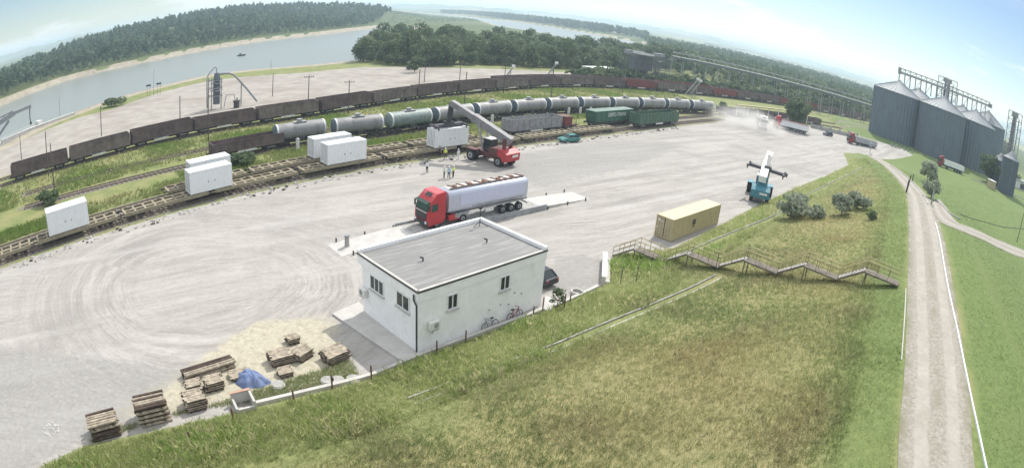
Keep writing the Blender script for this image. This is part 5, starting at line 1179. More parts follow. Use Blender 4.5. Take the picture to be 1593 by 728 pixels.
# yellow loading rack on the tank track
RK = thing('loading_rack', 'yellow loading rack on white posts right of the tank wagons', 'loading rack', (0, 0, 0)); l = T_TANK.off(-2.6); sa_ = l.near(at(1112, 172)); sb2 = l.near(at(1216, 178)); b = MB(); p_ = MB(); x_ = sa_
while x_ < sb2: a1 = l.at(x_); a2 = l.at(min(x_+6, sb2)); b.bar((a1[0], a1[1], 4.1), (a2[0], a2[1], 4.1), .9, .35); p_.cyl((a1[0], a1[1], 0), (a1[0], a1[1], 3.95), .16, n=8); x_ += 6
b.build('beam', M['yellow'], RK); p_.build('post', M['offwhite'], RK)
for i in range(4):
    o = dup(bw); place_on(o, T_TANK, T_TANK.near(at(1108, 172, 1))+2+15*(i+.5)); o.scale.z = .72; o['group'] = 'low brown wagons by the loading rack'; o['label'] = 'low brown wagon behind the yellow loading rack, %s from the last tank wagon' % ORD[i]

# ------------------------------------------------------------------ grain silos
def silo(label, c, Rr, z0, he, rise, group='big grain silos'):
    t = thing('grain_silo', label, 'silo', c, rnd.uniform(0, 1), group); n_ = 132; b = MB(); vs = []
    for z in (z0-1, z0+he):
        for i in range(n_): a = 2*math.pi*i/n_; r = Rr+(.30 if i % 3 == 0 else 0); vs.append((r*math.cos(a), r*math.sin(a), z))
    b.add(vs, [(i, (i+1) % n_, n_+(i+1) % n_, n_+i) for i in range(n_)]); b.build('wall', M['galv'], t)
    b = MB()
    n2 = 36; prof = [(Rr+.35, z0+he-.1), (Rr+.3, z0+he+.1), (1.1, z0+he+rise)]
    b.lathe(prof, n2, sm=False)
    for i in range(n2): a = 2*math.pi*i/n2; b.bar((Rr*1.02*math.cos(a), Rr*1.02*math.sin(a), z0+he+.16), (1.1*math.cos(a), 1.1*math.sin(a), z0+he+rise+.08), .16, .16)
    rf = b.build('roof', mat('silo_roof_steel', (.21, .23, .25), .65, .0, var=.08, scale=.3), t); b = MB(); b.cyl((0, 0, z0+he+rise-.1), (0, 0, z0+he+rise+.8), 1.15, .8, 16); b.build('cap', M['steel'], rf)
    b = MB(); a0 = -math.pi/2-t.rotation_euler.z-.6
    for s in (-.25, .25): b.bar(((Rr+.3)*math.cos(a0)+s, (Rr+.3)*math.sin(a0), z0), ((Rr+.3)*math.cos(a0)+s, (Rr+.3)*math.sin(a0), z0+he), .07, .07)
    b.build('ladder', M['steel'], t); return t
SIL = [(37.3, 257, 'leftmost big corrugated grain silo'), (42.6, 252, 'big corrugated grain silo below the elevator tower'), (46.5, 268, 'third front grain silo from the left, partly overlapped'),
       (39.6, 284, 'rear grain silo whose roof peeps between the two left silos'), (44.9, 291, 'rear grain silo right of the elevator tower'), (48.0, 309, 'rightmost rear grain silo under the catwalk end')]
for az, D, lab in SIL: silo(lab, azp(az, D), 12.2, 0, 22.2 if az < 47.5 else 24, 5.0 if az < 47.5 else 5.8)
CWK = thing('silo_catwalk', 'steel catwalk with conveyor running above the silo roofs', 'catwalk', (0, 0, 0)); a_ = azp(37.2, 262, 31.2); m_ = azp(42.8, 268, 31.2); c_ = azp(48.1, 306, 32.4)
b = MB()
for p1, p2 in ((a_, m_), (m_, c_)):
    N = 9
    for k in range(N):
        x1, x2 = p1.lerp(p2, k/N), p1.lerp(p2, (k+1)/N); b.bar(x1, x2, 1.8, .35); b.bar(x1+Vector((0, 0, 2.2)), x2+Vector((0, 0, 2.2)), .4, .4); b.bar(x1, x1+Vector((0, 0, 2.2)), .28, .28); b.bar(x1, x2+Vector((0, 0, 2.2)), .2, .2)
        b.bar(x1-Vector((0, 0, 5.5)), x1, .4, .4)
        if k % 2: b.bar(x1-Vector((0, 0, 5.5)), x2, .2, .2)
b.build('truss', M['grey'], CWK); b = MB(); b.bar(a_+Vector((0, 0, .5)), m_+Vector((0, 0, .5)), .7, .6); b.bar(m_+Vector((0, 0, .5)), c_+Vector((0, 0, .5)), .7, .6); b.build('conveyor_casing', M['steel'], CWK)
b = MB(); b.box(a_.x, a_.y, a_.z+1, 1.2, 1.2, 3); b.box(c_.x, c_.y, c_.z+.6, 2, 2, 2); b.build('drive_box', M['grey'], CWK)
def lattice(label, c, w, z0, z1, cat='elevator tower', legs=True):
    t = thing('elevator_tower', label, cat, c); b = MB(); n_ = max(3, int((z1-z0)/3)); hw = w/2
    for sx in (-1, 1):
        for sy in (-1, 1): b.bar((sx*hw, sy*hw, z0), (sx*hw, sy*hw, z1), .28, .28)
    for k in range(n_+1):
        z = z0+(z1-z0)*k/n_; cs = [(-hw, -hw), (hw, -hw), (hw, hw), (-hw, hw)]
        for i in range(4):
            p, q2 = cs[i], cs[(i+1) % 4]; b.bar((*p, z), (*q2, z), .18, .18)
            if k < n_: b.bar((*p, z), (*q2, z+(z1-z0)/n_), .12, .12)
    b.build('lattice', M['grey'], t); b = MB(); b.box(-w*.2, 0, (z0+z1)/2, .7, .7, z1-z0-.5); b.box(w*.22, .4, (z0+z1)/2, .7, .7, z1-z0-1.5); b.cyl((0, -w*.3, z0), (w*.3, -w*.3, z1-2), .25, n=8); b.cyl((-w*.35, w*.3, z0), (-w*.1, w*.2, z1-3), .25, n=8); b.build('elevator_leg', mat('purple_grey_steel', (.19, .17, .22), .6), t)
    b = MB(); b.box(-.2, 0, z1-1, w*.7, 1.6, 1.8); b.build('head_drive', M['grey'], t); return t
lattice('lattice elevator tower rising between the silo roofs', azp(42.8, 271), 7.5, 0, 36.6)
lattice('lattice tower standing alone at the right edge of the picture', azp(51.35, 232), 5.0, 1, 32.5)
for az, D, r, h, lab in ((50.3, 236, 3.6, 11, 'small corrugated silo right of the big silos'), (51.6, 222, 3.8, 14, 'small pale silo at the foot of the right lattice tower')): silo(lab, azp(az, D), r, 1, h, 2, 'small silos at the right')
shed('site_shed', 'pale low shed below the lattice tower at the right edge', (1562, 286), (1600, 300), 6, 3.5, M['offwhite'], M['grey'], 2.0)
p = azp(49.7, 216, 2); t = thing('site_hut', 'small yellowish hut between the tree and the small silos', 'hut', p); b = MB(); b.box(0, 0, 1.4, 3, 3, 2.8); b.build('wall', M['cream'], t); b = MB(); b.box(0, 0, 2.9, 3.4, 3.4, .25); b.build('roof', M['offwhite'], t)
# low barrier walls behind the lorries
for lab, pa, pb, z in (('grey barrier wall with posts behind the two moving lorries', (1262, 199), (1333, 216), 0), ('grey barrier wall at the foot of the left silo', (1386, 232), (1418, 244), 0.6)):
    t = thing('barrier_wall', lab, 'wall', (0, 0, 0)); a_, c_ = at(*pa, z), at(*pb, z); b = MB(); b.bar(a_+Vector((0, 0, .6)), c_+Vector((0, 0, .6)), .3, 1.6); b.build('panel', M['concrete'], t); b = MB()
    for k in range(6): x_ = a_.lerp(c_, k/5); b.box(x_.x, x_.y, z+1.0, .5, .5, 2.4)
    b.build('post', M['grey'], t)
# distant warehouses and town specks
for i, (px_, py_, L, h) in enumerate([(1140, 76, 60, 9), (1162, 82, 50, 8), (1185, 88, 45, 8), (1206, 90, 70, 9), (1218, 93, 55, 9), (1255, 104, 60, 8), (1290, 113, 50, 10), (1322, 123, 60, 9), (1338, 128, 60, 10), (1345, 131, 40, 8), (1108, 66, 50, 8), (1150, 77, 30, 12)]):
    D = [1500, 1400, 1300, 1700, 1500, 1350, 1500, 1200, 1100, 1000, 1900, 1700][i]; d = ray(px_, py_); az = math.degrees(math.atan2(d[0], d[1])); p = azp(az, D)
    t = thing('distant_warehouse', 'pale warehouse beyond the plain wood, number %s along the horizon' % ORD[i], 'warehouse', p, -R(az)+rnd.uniform(-.3, .3), 'pale warehouses on the far plain'); b = MB(); b.box(0, 0, h/2, L, 22, h); b.build('wall', M['offwhite'], t); b = MB(); b.prism([(-L/2, h), (-L/2, h+1), (L/2, h+1), (L/2, h)], -11.5, 11.5); b.build('roof', M['white'], t)
# ------------------------------------------------------------------ trees, bushes, woods
def quads(C, N, S, asp=1.0):
    """leaf clumps: square faces at C with normals about N"""
    n_ = len(C); N = N+rng.normal(0, .55, (n_, 3)); N /= np.linalg.norm(N, axis=1)[:, None]+1e-9
    A = np.cross(N, rng.normal(0, 1, (n_, 3))); A /= np.linalg.norm(A, axis=1)[:, None]+1e-9; B_ = np.cross(N, A); S = S[:, None]
    V = np.stack([C-A*S*.9, C-B_*S*.6*asp, C+A*S*.9, C+B_*S*.6*asp], 1).reshape(-1, 3)
    return V, np.arange(4*n_).reshape(n_, 4)
def crown(n_, rx, h0, h1, leaf, lobes=9, seed=0, cone=0.0):
    g = np.random.default_rng(seed); C, N = [], []
    zc, rz = (h0+h1)/2, (h1-h0)/2
    for k in range(lobes):
        a = g.uniform(0, 2*math.pi); e = g.uniform(-.75, .95); rr = math.sqrt(max(0, 1-e*e))*g.uniform(.35, .72)*(1-cone*max(0, e)); ce = np.array([rx*rr*math.cos(a), rx*rr*math.sin(a), zc+rz*e*.68])
        r = np.array([rx, rx, rz*.85])*g.uniform(.30, .48); m_ = n_//lobes
        d = g.normal(0, 1, (m_, 3)); d /= np.linalg.norm(d, axis=1)[:, None]; C.append(ce+d*r*g.uniform(.7, 1.08, (m_, 1))); N.append(d)
    return np.vstack(C), np.vstack(N)
def leafmesh(name, C, N, S, m, tint):
    V, Fc = quads(C, N, S); o = big(name, V, Fc, m, dict(tint=('FACE', np.repeat(tint[:, None], 3, 1)))); return o
def tree_proto(name, label, cat, hgt, rx, nl, leaf, m, seed, trunk_h=.25, lobes=10, group=None, cone=0):
    t = thing(name, label, cat, (0, 0, 0), 0, group); C, N = crown(nl, rx, hgt*trunk_h, hgt, leaf, lobes, seed, cone); g = np.random.default_rng(seed+50)
    lob = np.repeat(g.uniform(-.15, .15, lobes), nl//lobes)
    o = leafmesh('crown', C, N, leaf*g.uniform(.7, 1.3, len(C)), m, np.clip(g.normal(.45, .22, len(C))+lob, 0, 1)); o.parent = t
    b = MB(); b.cyl((0, 0, -.3), (0, 0, hgt*.45), hgt*.018+.06, hgt*.012, 8)
    for k in range(5): a = g.uniform(0, 6.3); b.cyl((0, 0, hgt*g.uniform(.22, .45)), (rx*.55*math.cos(a), rx*.55*math.sin(a), hgt*g.uniform(.5, .8)), hgt*.01, hgt*.004, 6)
    b.build('trunk', M['bark'], t); return t
def band_pts(l0, o0, o1, n_, sa_, sb_):
    s = rng.uniform(sa_, sb_, n_); o_ = rng.uniform(o0, o1, n_); P_ = np.stack([np.interp(s, l0.s, l0.p[:, 0]), np.interp(s, l0.s, l0.p[:, 1])], 1); t = np.gradient(l0.p, axis=0); t /= np.linalg.norm(t, axis=1)[:, None]
    return P_+np.stack([-np.interp(s, l0.s, t[:, 1]), np.interp(s, l0.s, t[:, 0])], 1)*o_[:, None]
# the grove on the point: every tree its own
GRV = np.array([(-72, 244), (-44, 230), (-18, 250), (11, 262), (47, 292), (66, 330), (92, 372), (120, 405), (70, 420), (22, 352), (-20, 345), (-60, 350), (-86, 345), (-78, 300)], float)
GLAB = 'leafy green tree in the dense grove on the river point behind the brown train'
protos = [tree_proto('grove_tree', GLAB, 'tree', h, r, 800, .62, M['leaf'], 100+i, -.02, 16, 'trees of the riverside grove') for i, (h, r) in enumerate([(12.5, 5.6), (14, 6.2), (11.5, 5.8), (14.5, 5.4), (10.5, 6.2)])]
pts = []; tries = 0
while len(pts) < 240 and tries < 30000:
    tries += 1; p = np.array([rnd.uniform(-90, 125), rnd.uniform(228, 425)])
    if inside(p[None], GRV)[0] and all((p[0]-q[0])**2+(p[1]-q[1])**2 > 30 for q in pts): pts.append(p)
pts.sort(key=lambda q: q[0]**2+q[1]**2)
for i, p in enumerate(pts):
    o = protos[i] if i < 5 else dup(protos[rnd.randrange(5)]); o.location = (p[0], p[1], max(0, gz(*p))-.2); k = rnd.uniform(.75, 1.12); o.rotation_euler = (0, 0, rnd.uniform(0, 6.28)); o.scale = (k*rnd.uniform(.9, 1.1), k, k*rnd.uniform(.9, 1.1))
edge_ = smooth(GRV[:9], 4.2)[:60]
for p in edge_:
    if len(pts) >= 299: break
    pts.append(p); o = dup(protos[rnd.randrange(5)]); p = p+np.array([rnd.uniform(-2, 2), rnd.uniform(-1, 4)]); o.location = (p[0], p[1], max(0, gz(*p))-.3); k = rnd.uniform(.38, .62); o.rotation_euler = (0, 0, rnd.uniform(0, 6.28)); o.scale = (k*1.1, k*1.1, k)
# woods that read as one mass
def wood(name, label, P, hs, rs_, nl, leaf, m, cone=0.3, var=6, lobes=5):
    Vs, Ts = [], []; bases = [crown(nl, 1, .1, 1, leaf, lobes, 300+i, cone) for i in range(var)]; Z = ground(P); Fo = 0
    for i in range(len(P)):
        C, N = bases[i % var]; a = rng.uniform(0, 6.28); c, s = math.cos(a), math.sin(a); X = C.copy(); X[:, 0] = (C[:, 0]*c-C[:, 1]*s)*rs_[i]; X[:, 1] = (C[:, 0]*s+C[:, 1]*c)*rs_[i]; X[:, 2] = C[:, 2]*hs[i]
        NN = N.copy(); NN[:, 0] = N[:, 0]*c-N[:, 1]*s; NN[:, 1] = N[:, 0]*s+N[:, 1]*c
        X += [P[i, 0], P[i, 1], Z[i]-.3]; V, Fc = quads(X, NN, leaf*hs[i]/15*rng.uniform(.7, 1.3, len(X))); Vs.append(V); Ts.append(np.clip(rng.normal(.45, .15, len(X))+rng.normal(0, .3), 0, 1))
    V = np.vstack(Vs); o = big(name, V, np.arange(len(V)).reshape(-1, 4), m, dict(tint=('FACE', np.repeat(np.concatenate(Ts)[:, None], 3, 1))))
    return tag(o, label, 'wood', None, 'stuff')
def scatter(poly, n_, mind=0):
    lo, hi = poly.min(0), poly.max(0); out = np.zeros((0, 2))
    while len(out) < n_:
        q = rng.uniform(lo, hi, (n_*2, 2)); out = np.vstack([out, q[inside(q, poly)]])
    return out[:n_]
def jit_grid(poly, step):
    lo, hi = poly.min(0), poly.max(0); X, Y = np.meshgrid(np.arange(lo[0], hi[0], step), np.arange(lo[1], hi[1], step)); q = np.stack([X.ravel(), Y.ravel()], 1)+rng.uniform(-.42, .42, (X.size, 2))*step
    return q[inside(q, poly)]
bank = px2([(-80, 212), (0, 158), (100, 119.5), (240, 87), (400, 58.5), (500, 48.5), (560, 42.5), (586, 37)], 0)
LW = np.vstack([bank, [bank[-1]+[-30, 220], [-420, 1020], [-620, 640], [-560, 150], [-420, 20]]])
q1 = jit_grid(LW, 7.2); q1 = q1[sd(q1, RIVA) < -7]; d1, _ = polyd(q1, bank); k = (d1 < 110) | (rng.uniform(0, 1, len(q1)) < .55); q1 = q1[k]; d1 = d1[k]
h1 = rng.uniform(9, 18, len(q1))*np.where(d1 < 12, .62, 1)
wood('bank_wood', 'dense green wood covering the far riverbank at the left', q1, h1, h1*rng.uniform(.24, .36, len(q1)), 60, 1.5, M['leaf_far'], .45)
RW = np.array([(76, 330), (84, 316), (110, 306), (150, 289), (190, 277), (240, 285), (320, 300), (420, 330), (640, 520), (720, 720), (560, 980), (330, 1060), (180, 960), (150, 700), (125, 560), (100, 430)], float)
q2 = jit_grid(RW, 8.6); D2 = np.hypot(*q2.T); k = (D2 < 560) | (rng.uniform(0, 1, len(q2)) < .62); q2 = q2[k]; h2 = rng.uniform(9, 14, len(q2))
wood('plain_wood', 'broad green wood behind the conveyor gallery reaching to the plain', q2, h2, h2*rng.uniform(.34, .46, len(q2)), 56, 1.7, M['leaf'], .1)
q5 = np.vstack([band_pts(T_BROWN2, 4, 20, 620, 235, 520)]); q5 = q5[(polyd(q5, np.array([[74, 313], [182, 269]]))[0] > 1.5)]; h5 = rng.uniform(3.5, 7, len(q5))
wood('gallery_scrub', 'dark scrub and young trees growing under the conveyor gallery', q5, h5, h5*rng.uniform(.4, .6, len(q5)), 60, 2.2, M['leaf'], 0)
FW_ = np.vstack([px2([(600, 16), (660, 17.5), (720, 20.5), (780, 27), (840, 34), (900, 42), (960, 52), (1000, 58)], -3)])

def strip_pts(line, w, step):
    L = smooth(line, step); out = []
    for p in L:
        for _ in range(int(max(1, w/step))): dirp = p/np.linalg.norm(p); out.append(p+dirp*rng.uniform(4, w)+rng.normal(0, step*.3, 2))
    return np.array(out)
q3 = strip_pts(px2([(690, 23), (740, 26), (800, 33.5), (850, 40.5), (900, 48), (950, 56), (1000, 64)], -3), 260, 17); sA_ = np.maximum(sd(q3, RIVA), sd(q3, RIVB)); q3 = q3[sA_ < -6]
wood('far_bank_wood', 'belt of trees on the far bank beyond the main river', q3, np.full(len(q3), 17.0)*rng.uniform(.7, 1.2, len(q3)), np.full(len(q3), 7.0), 40, 3.0, M['leaf_far'], .2)
q4 = px2([(600, 25), (640, 27), (690, 29), (730, 31.5), (750, 36), (650, 40), (610, 43)], -2); q4 = jit_grid(q4[[0, 1, 2, 3, 4, 5, 6]], 15)
q4 = q4[np.maximum(sd(q4, RIVA), sd(q4, RIVB)) < -6]; q4 = q4[:1500]
if len(q4): wood('island_scrub', 'low green willow scrub on the sandy island in the river', q4, rng.uniform(2, 4.5, len(q4)), rng.uniform(4, 7, len(q4)), 18, 3.0, M['leaf'], 0)
# single trees and bushes
def bush(label, q, hgt, rx, m, nl=700, leaf=.22, z=None, name='bush', trunk=.02, seed=None, lobes=9, cat='bush'):
    w = hit(*q) if z is None else at(q[0], q[1], z); t = tree_proto(name, label, cat, hgt, rx, nl, leaf, m, seed or int(q[0]), trunk, lobes); t.location = (w.x, w.y, w.z-.15); t.rotation_euler = (0, 0, rnd.uniform(0, 6)); return t
bush('round leafy tree behind the red and white lorry', (1240, 203), 11.5, 6.2, M['leaf'], 2200, .55, 0, 'round_tree', .1, 5, 14, 'tree')
bush('large dark bushy tree right of the parked white trailer', (1535, 284), 12, 6.5, M['leaf'], 2200, .6, 2, 'bushy_tree', .05, 6, 14, 'tree')
bush('small tree between the parked trailer and the big bushy tree', (1508, 262), 8, 3.2, M['leaf'], 900, .5, 1, 'small_tree', .1, 8, 9, 'tree')
bush('low tree at the right edge below the lattice tower', (1580, 291), 6, 3.6, M['leaf'], 900, .45, 2, 'small_tree', .05, 9, 9, 'tree')
bush('dark green bush beside the road bend, the taller of two', (1441, 285), 6.2, 3.4, M['leaf_grey'], 1400, .4, None, 'bush', .02, 11, 12)
bush('dark green bush at the road fork, the lower of two', (1448, 309), 4.0, 2.4, M['leaf_grey'], 1000, .3, None, 'bush', .02, 12)
bush('silvery bush right of the teal reach stacker, biggest on the slope', (1234, 338), 3.6, 3.1, M['leaf_grey'], 1700, .26, None, 'bush', .01, 13, 14)
bush('small silvery bush just right of the biggest one', (1268, 340), 2.0, 1.9, M['leaf_grey'], 900, .22, None, 'bush', .01, 14)
bush('silvery bush left half of the pair beside the road', (1308, 335), 3.3, 2.3, M['leaf_grey'], 1400, .25, None, 'bush', .01, 15)
bush('silvery bush right half of the pair beside the road', (1332, 326), 3.6, 2.2, M['leaf_grey'], 1300, .25, None, 'bush', .01, 16)
bush('thin weedy shrub between the silvery bushes and the road', (1356, 342), 1.4, 1.1, M['leaf'], 300, .18, None, 'shrub', .01, 17)
bush('dry shrub growing by the corner of the white building', (867, 478), 2.0, .8, M['leaf'], 260, .14, None, 'shrub', .05, 18)
bush('flowering bush in front of the dark open wagon', (378, 256), 2.2, 2.8, M['leaf'], 900, .3, 0, 'bush', .01, 19)
bush('leafy bush between the containers and the open wagon', (350, 262), 1.7, 2.2, M['leaf'], 700, .28, 0, 'bush', .01, 20)
bush('overgrown bush left of the leftmost white container', (75, 318), 2.4, 2.6, M['leaf'], 800, .3, 0, 'bush', .01, 21)
bush('lone green tree on the quay beside the parked dark car', (645, 113), 6.5, 3.4, M['leaf'], 900, .45, 0, 'small_tree', .12, 22, 9, 'tree')
bush('riverbank bushes at the edge of the quay on the left', (178, 165), 3.2, 5.5, M['leaf'], 900, .4, 0, 'bush', .01, 23)
bush('green shrub beside the loading rack posts', (1122, 172), 3.4, 2.0, M['leaf'], 500, .35, 0, 'shrub', .02, 24)
# ------------------------------------------------------------------ grass on the slope, weeds by the rails
def grass(name, label, P, hgt, wid, colr, blades=4):
    n_ = len(P); Z = ground(P); P3 = np.column_stack([P, Z-.03]); P3 = np.repeat(P3, blades, 0); m_ = len(P3); hh = np.repeat(hgt, blades)*rng.uniform(.5, 1.15, m_); a = rng.uniform(0, 6.28, m_); ln = rng.uniform(.05, .8, m_)*hh
    P3[:, :2] += rng.normal(0, .11, (m_, 2)); d = np.stack([np.cos(a), np.sin(a), 0*a], 1); e = np.stack([-np.sin(a), np.cos(a), 0*a], 1)*np.repeat(wid, blades)[:, None]
    tip = P3+d*ln[:, None]; tip[:, 2] += hh; midp = P3+d*ln[:, None]*.35; midp[:, 2] += hh*.6
    V = np.stack([P3-e*.5, P3+e*.5, midp+e*.55, tip, midp-e*.55], 1).reshape(-1, 3); Fc = np.arange(5*m_).reshape(m_, 5)
    c = np.repeat(colr, blades, 0)*rng.uniform(.72, 1.25, (m_, 1)); return tag(big(name, V, Fc, M['blade'], dict(tint=('FACE', c))), label, 'grass', None, 'stuff')
GREEN = np.array([.25, .315, .13]); LUSH = np.array([.23, .33, .09]); DRY = np.array([.47, .44, .24]); RED = np.array([.46, .33, .21]); PALE = np.array([.46, .44, .29])
def nz2(P, s, ph=0): return .5+.25*(np.sin(P[:, 0]*s+1.7*np.sin(P[:, 1]*s*.8+ph))+np.sin(P[:, 1]*s*1.1+1.3*np.sin(P[:, 0]*s*.7+ph*2)))
def slope_pts(n_):
    q = rng.uniform((-45, 0), (100, 140), (n_, 2)); q = q[inside(q, HILL)]; D = np.hypot(q[:, 0], q[:, 1]); q = q[rng.uniform(0, 1, len(q)) < np.clip((36/np.maximum(D, 5))**1.6, 0, 1)]; D = np.hypot(q[:, 0], q[:, 1]); return q[D > 14]
q = slope_pts(1200000); dt, _ = polyd(q, TOE); q = q[dt > .5]; dt = dt[dt > .5]
DR = [hit(850, 546), hit(950, 504), hit(1118, 430)]; dd_, _ = polyd(q, np.array([d[:2] for d in DR])); k = dd_ > .42; q, dt = q[k], dt[k]
d2, _ = polyd(q, np.array([hit(*z_)[:2] for z_ in [(1050, 402), (1140, 364), (1205, 338), (1290, 288), (1340, 263)]])); k = d2 > .6; q, dt = q[k], dt[k]
f1, f2, f3 = nz2(q, .22), nz2(q, .55, 1.1), nz2(q, .13, 2.3)
wd = np.clip(2.0*(f1*.65+f2*.35)-.72+rng.normal(0, .16, len(q)), 0, 1)*sst(4, 11, dt); c = GREEN*(1-wd[:, None])+DRY*wd[:, None]
wr = np.clip(1.8*(f3*f2-.40)+rng.normal(0, .16, len(q)), 0, .4)*sst(6, 14, dt); c = c*(1-wr[:, None])+RED*wr[:, None]
c = c*(1-.35*sst(11, 4, dt)[:, None])+DRY*.85*.35*sst(11, 4, dt)[:, None]; wl2 = np.clip(sst(9, 3, dt)*((f2*f1)*3.2-.75), 0, .85); c = c*(1-wl2[:, None])+LUSH*wl2[:, None]; wp = (rng.uniform(0, 1, len(q)) < .04+.22*((f2 > .68) & (f1 < .6))+.10*(dt < 9)); c[wp] = PALE; c = c*(1+.45*sst(10, 5, dt))[:, None]
dcr, _ = polyd(q, CRL); wg = sst(9, 1, dcr+3.0*(f2-.5)+rng.normal(0, 1.2, len(q)))[:, None]*.85; c = c*(1-wg)+GREEN*1.05*wg
hh = (.65+.8*f2)*np.where(dt < 7, rng.uniform(.18, .55, len(q)), rng.uniform(.12, .30, len(q)))*np.where(dcr < 3, .6, 1); D = np.hypot(*q.T)
grass('meadow_grass', 'tall grass with dry straw and green patches on the slope', q, hh, .006+D*.00034, c, 4)
# right-hand field: shorter green grass
q = rng.uniform((20, -5), (150, 130), (420000, 2)); q = q[inside(q, RIGHT)&~inside(q, ROADP)]; D = np.hypot(*q.T); q = q[rng.uniform(0, 1, len(q)) < np.clip((34/np.maximum(D, 5))**1.5, 0, 1)]
dpt, _ = polyd(q, np.array([(a_+b_)/2 for a_, b_ in zip([np.array(z_) for z_ in bl_], [np.array(z_) for z_ in br_])])); drr, _ = polyd(q, CRR); q = q[(dpt > 2.6) & (drr > .5)]; f1, f2 = nz2(q, .3), nz2(q, .8, .6)
wn_ = hit(1560, 470), hit(1580, 520), hit(1592, 580); dw, _ = polyd(q, np.array([z_[:2] for z_ in [hit(1515, 390), hit(1535, 440), hit(1560, 500), hit(1585, 560)]])); ww = (sst(1.6, .4, dw)*.8)[:, None]
c = GREEN*np.array([.56, .635, .65])*(.8+.5*f1[:, None]); c = c*(1-ww)+PALE*ww; D = np.hypot(*q.T)
grass('field_grass', 'short green grass of the field right of the gravel road', q, rng.uniform(.06, .14, len(q)), .006+D*.0003, c, 4)
# weeds between the tracks
def band(l0, o0, o1, n_, sa_, sb_): s = rng.uniform(sa_, sb_, n_); o_ = rng.uniform(o0, o1, n_); P_ = np.stack([np.interp(s, l0.s, l0.p[:, 0]), np.interp(s, l0.s, l0.p[:, 1])], 1); t = np.gradient(l0.p, axis=0); t /= np.linalg.norm(t, axis=1)[:, None]; tx = np.interp(s, l0.s, t[:, 0]); ty = np.interp(s, l0.s, t[:, 1]); return P_+np.stack([-ty, tx], 1)*o_[:, None]
q = np.vstack([band(T_SECOND, 2.2, 7.5, 14000, 0, 150), band(T_BROWN, -20, -2.2, 30000, 20, 260), band(T_TANK, -6, -2.3, 5000, 30, 150)]); q = q[~inside(q, YARD)]
f1 = nz2(q, .25, .4); keep = rng.uniform(0, 1, len(q)) < .25+.75*(f1 > .5); q, f1 = q[keep], f1[keep]; c = LUSH*.9*f1[:, None]+DRY*(1-f1[:, None])*.8; D = np.hypot(*q.T)
grass('trackside_weeds', 'green and straw-coloured weeds growing between the railway tracks', q, rng.uniform(.25, .7, len(q)), .03+D*.0009, c, 3)
# weeds at the timber yard edge
q = scatter(px2([(140, 690), (280, 640), (410, 622), (560, 588), (545, 560), (420, 600), (300, 640), (150, 672)]), 3500); c = np.where(rng.uniform(0, 1, (len(q), 1)) < .4, PALE, GREEN*1.1)
grass('verge_weeds', 'sparse weeds on the sandy verge around the timber stacks', q, rng.uniform(.1, .3, len(q)), np.full(len(q), .03), c, 3)
# rubble lumps along the front track edge
b = MB(); q = band(T_FRONT, -4.6, -2.4, 420, 20, 175)
for x, y in q: s = rnd.uniform(.1, .38); b.box(x, y, s*.25, s*1.5, s, s*.6, rnd.choice((0, 0, 1, 2)), rnd.uniform(0, 3), rnd.uniform(.5, .9), rnd.uniform(.5, .9))
tag(b.build('rubble', [M['concrete'], M['wood2'], M['pale_concrete']]), 'broken concrete and timber rubble along the front track', 'rubble', None, 'stuff')
# ------------------------------------------------------------------ dust cloud and haze
n = NT('road_dust'); n.t.nodes.remove(n.b); vo = n.n('ShaderNodeVolumePrincipled'); vo.inputs['Color'].default_value = (.95, .93, .9, 1)
g = n.obj(); gr_ = n.n('ShaderNodeVectorMath', operation='LENGTH'); n.l(g, gr_.inputs[0]); fall = n.ramp(gr_.outputs['Value'], .25, 1.0, (1, 1, 1, 1), (0, 0, 0, 1)); nzv = n.ramp(n.noise(1.6, 5, g, .65), .38, .72)
n.l(n.math('MULTIPLY', n.math('MULTIPLY', fall, nzv), .26), vo.inputs['Density']); n.l(vo.outputs[0], n.out.inputs['Volume'])
p = at(1166, 200); bm = bmesh.new(); bmesh.ops.create_icosphere(bm, subdivisions=3, radius=1.0); me = bpy.data.meshes.new('dust_cloud'); bm.to_mesh(me); bm.free(); me.materials.append(n.m); o = bpy.data.objects.new('dust_cloud', me); COL.objects.link(o); o.location = (p.x, p.y+3, 1.6); o.scale = (14, 17, 4.6); o.rotation_euler = (0, 0, R(-20)); tag(o, 'pale dust cloud raised by a lorry on the far gravel', 'dust', None, 'stuff')
n = NT('haze_air'); n.t.nodes.remove(n.b); vo = n.n('ShaderNodeVolumePrincipled'); vo.inputs['Color'].default_value = (.68, .85, 1, 1); vo.inputs['Density'].default_value = 3.0e-4; vo.inputs['Anisotropy'].default_value = .35; n.l(vo.outputs[0], n.out.inputs['Volume'])
b = MB(); b.box(0, 0, 39, 24000, 24000, 98); o = b.build('haze', n.m); tag(o, kind='stuff', label='thin pale haze filling the air over the river plain', cat='haze')

# a thing that is one mesh needs no empty above it
for r_o in [o for o in COL.objects if o.type == 'EMPTY' and o.parent is None and len(o.children) == 1 and not o.children[0].children]:
    ch = r_o.children[0]; nm = r_o.name; ch.parent = None; ch.matrix_basis = r_o.matrix_basis @ ch.matrix_basis
    for kk in ('label', 'category', 'group', 'kind'):
        if kk in r_o: ch[kk] = r_o[kk]
    bpy.data.objects.remove(r_o); ch.name = nm
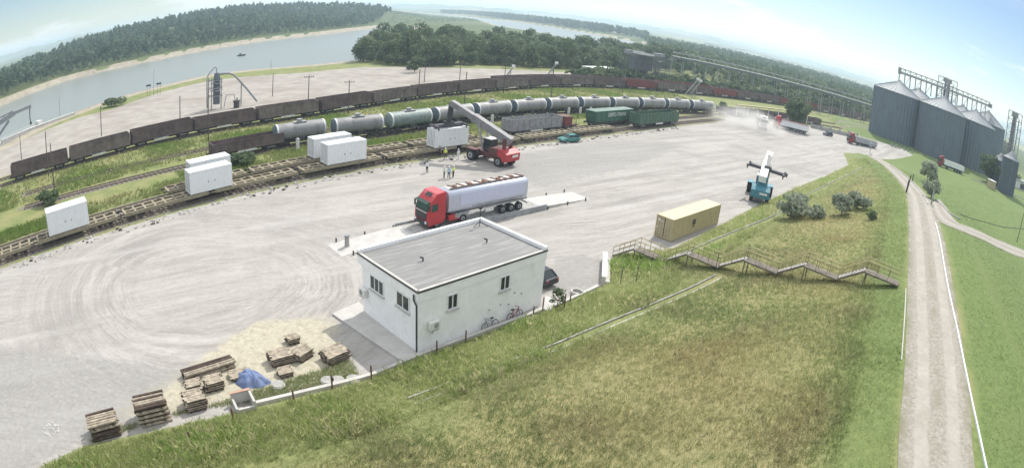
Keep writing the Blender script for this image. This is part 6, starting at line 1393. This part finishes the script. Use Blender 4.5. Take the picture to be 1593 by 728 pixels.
# ------------------------------------------------------------------ parts that come in several separate pieces: one object each
def clusters(me, eps=.03):
    nv = len(me.vertices); par = list(range(nv))
    def fd_(a):
        while par[a] != a: par[a] = par[par[a]]; a = par[a]
        return a
    for p in me.polygons:
        v0 = p.vertices[0]
        for v1 in p.vertices[1:]:
            a, b_ = fd_(v0), fd_(v1)
            if a != b_: par[a] = b_
    co_ = np.empty(nv*3); me.vertices.foreach_get('co', co_); co_ = co_.reshape(-1, 3)
    roots = np.array([fd_(i) for i in range(nv)]); ids = np.unique(roots)
    if len(ids) > 400: return None
    bb = [(co_[roots == i].min(0)-eps, co_[roots == i].max(0)+eps) for i in ids]
    g = list(range(len(ids)))
    def fg(a):
        while g[a] != a: a = g[a]
        return a
    ch = True
    for i in range(len(ids)):
        for j in range(i):
            if fg(i) != fg(j) and (bb[i][0] <= bb[j][1]).all() and (bb[j][0] <= bb[i][1]).all(): g[fg(i)] = fg(j)
    return roots, {int(r): fg(k) for k, r in enumerate(ids)}
def split_pieces(o):
    me = o.data; c = clusters(me)
    if not c: return
    roots, gm = c; lab = np.array([gm[int(r)] for r in roots]); us = np.unique(lab)
    if len(us) < 2 or len(us) > 60: return
    for k in us[1:]:
        bm = bmesh.new(); bm.from_mesh(me); bm.verts.ensure_lookup_table()
        bmesh.ops.delete(bm, geom=[v for v in bm.verts if lab[v.index] != k], context='VERTS'); m2 = me.copy(); bm.to_mesh(m2); bm.free()
        n2 = o.copy(); n2.data = m2; COL.objects.link(n2)
    bm = bmesh.new(); bm.from_mesh(me); bm.verts.ensure_lookup_table(); bmesh.ops.delete(bm, geom=[v for v in bm.verts if lab[v.index] != us[0]], context='VERTS'); m2 = me.copy(); bm.to_mesh(m2); bm.free(); o.data = m2
for o in [o for o in COL.objects if o.type == 'MESH' and o.parent is not None and o.name.split('.')[0] in ('lock_rod', 'side_marking', 'door_plate', 'wall_fitting', 'marker_post', 'side_locker', 'top_rail', 'cab_window', 'boom_mount', 'bearer', 'support_leg', 'platform', 'pilaster', 'leg', 'head_house', 'trestle', 'post', 'drive_box', 'elevator_leg', 'access_step', 'grille', 'flight_stringer')]:
    split_pieces(o)
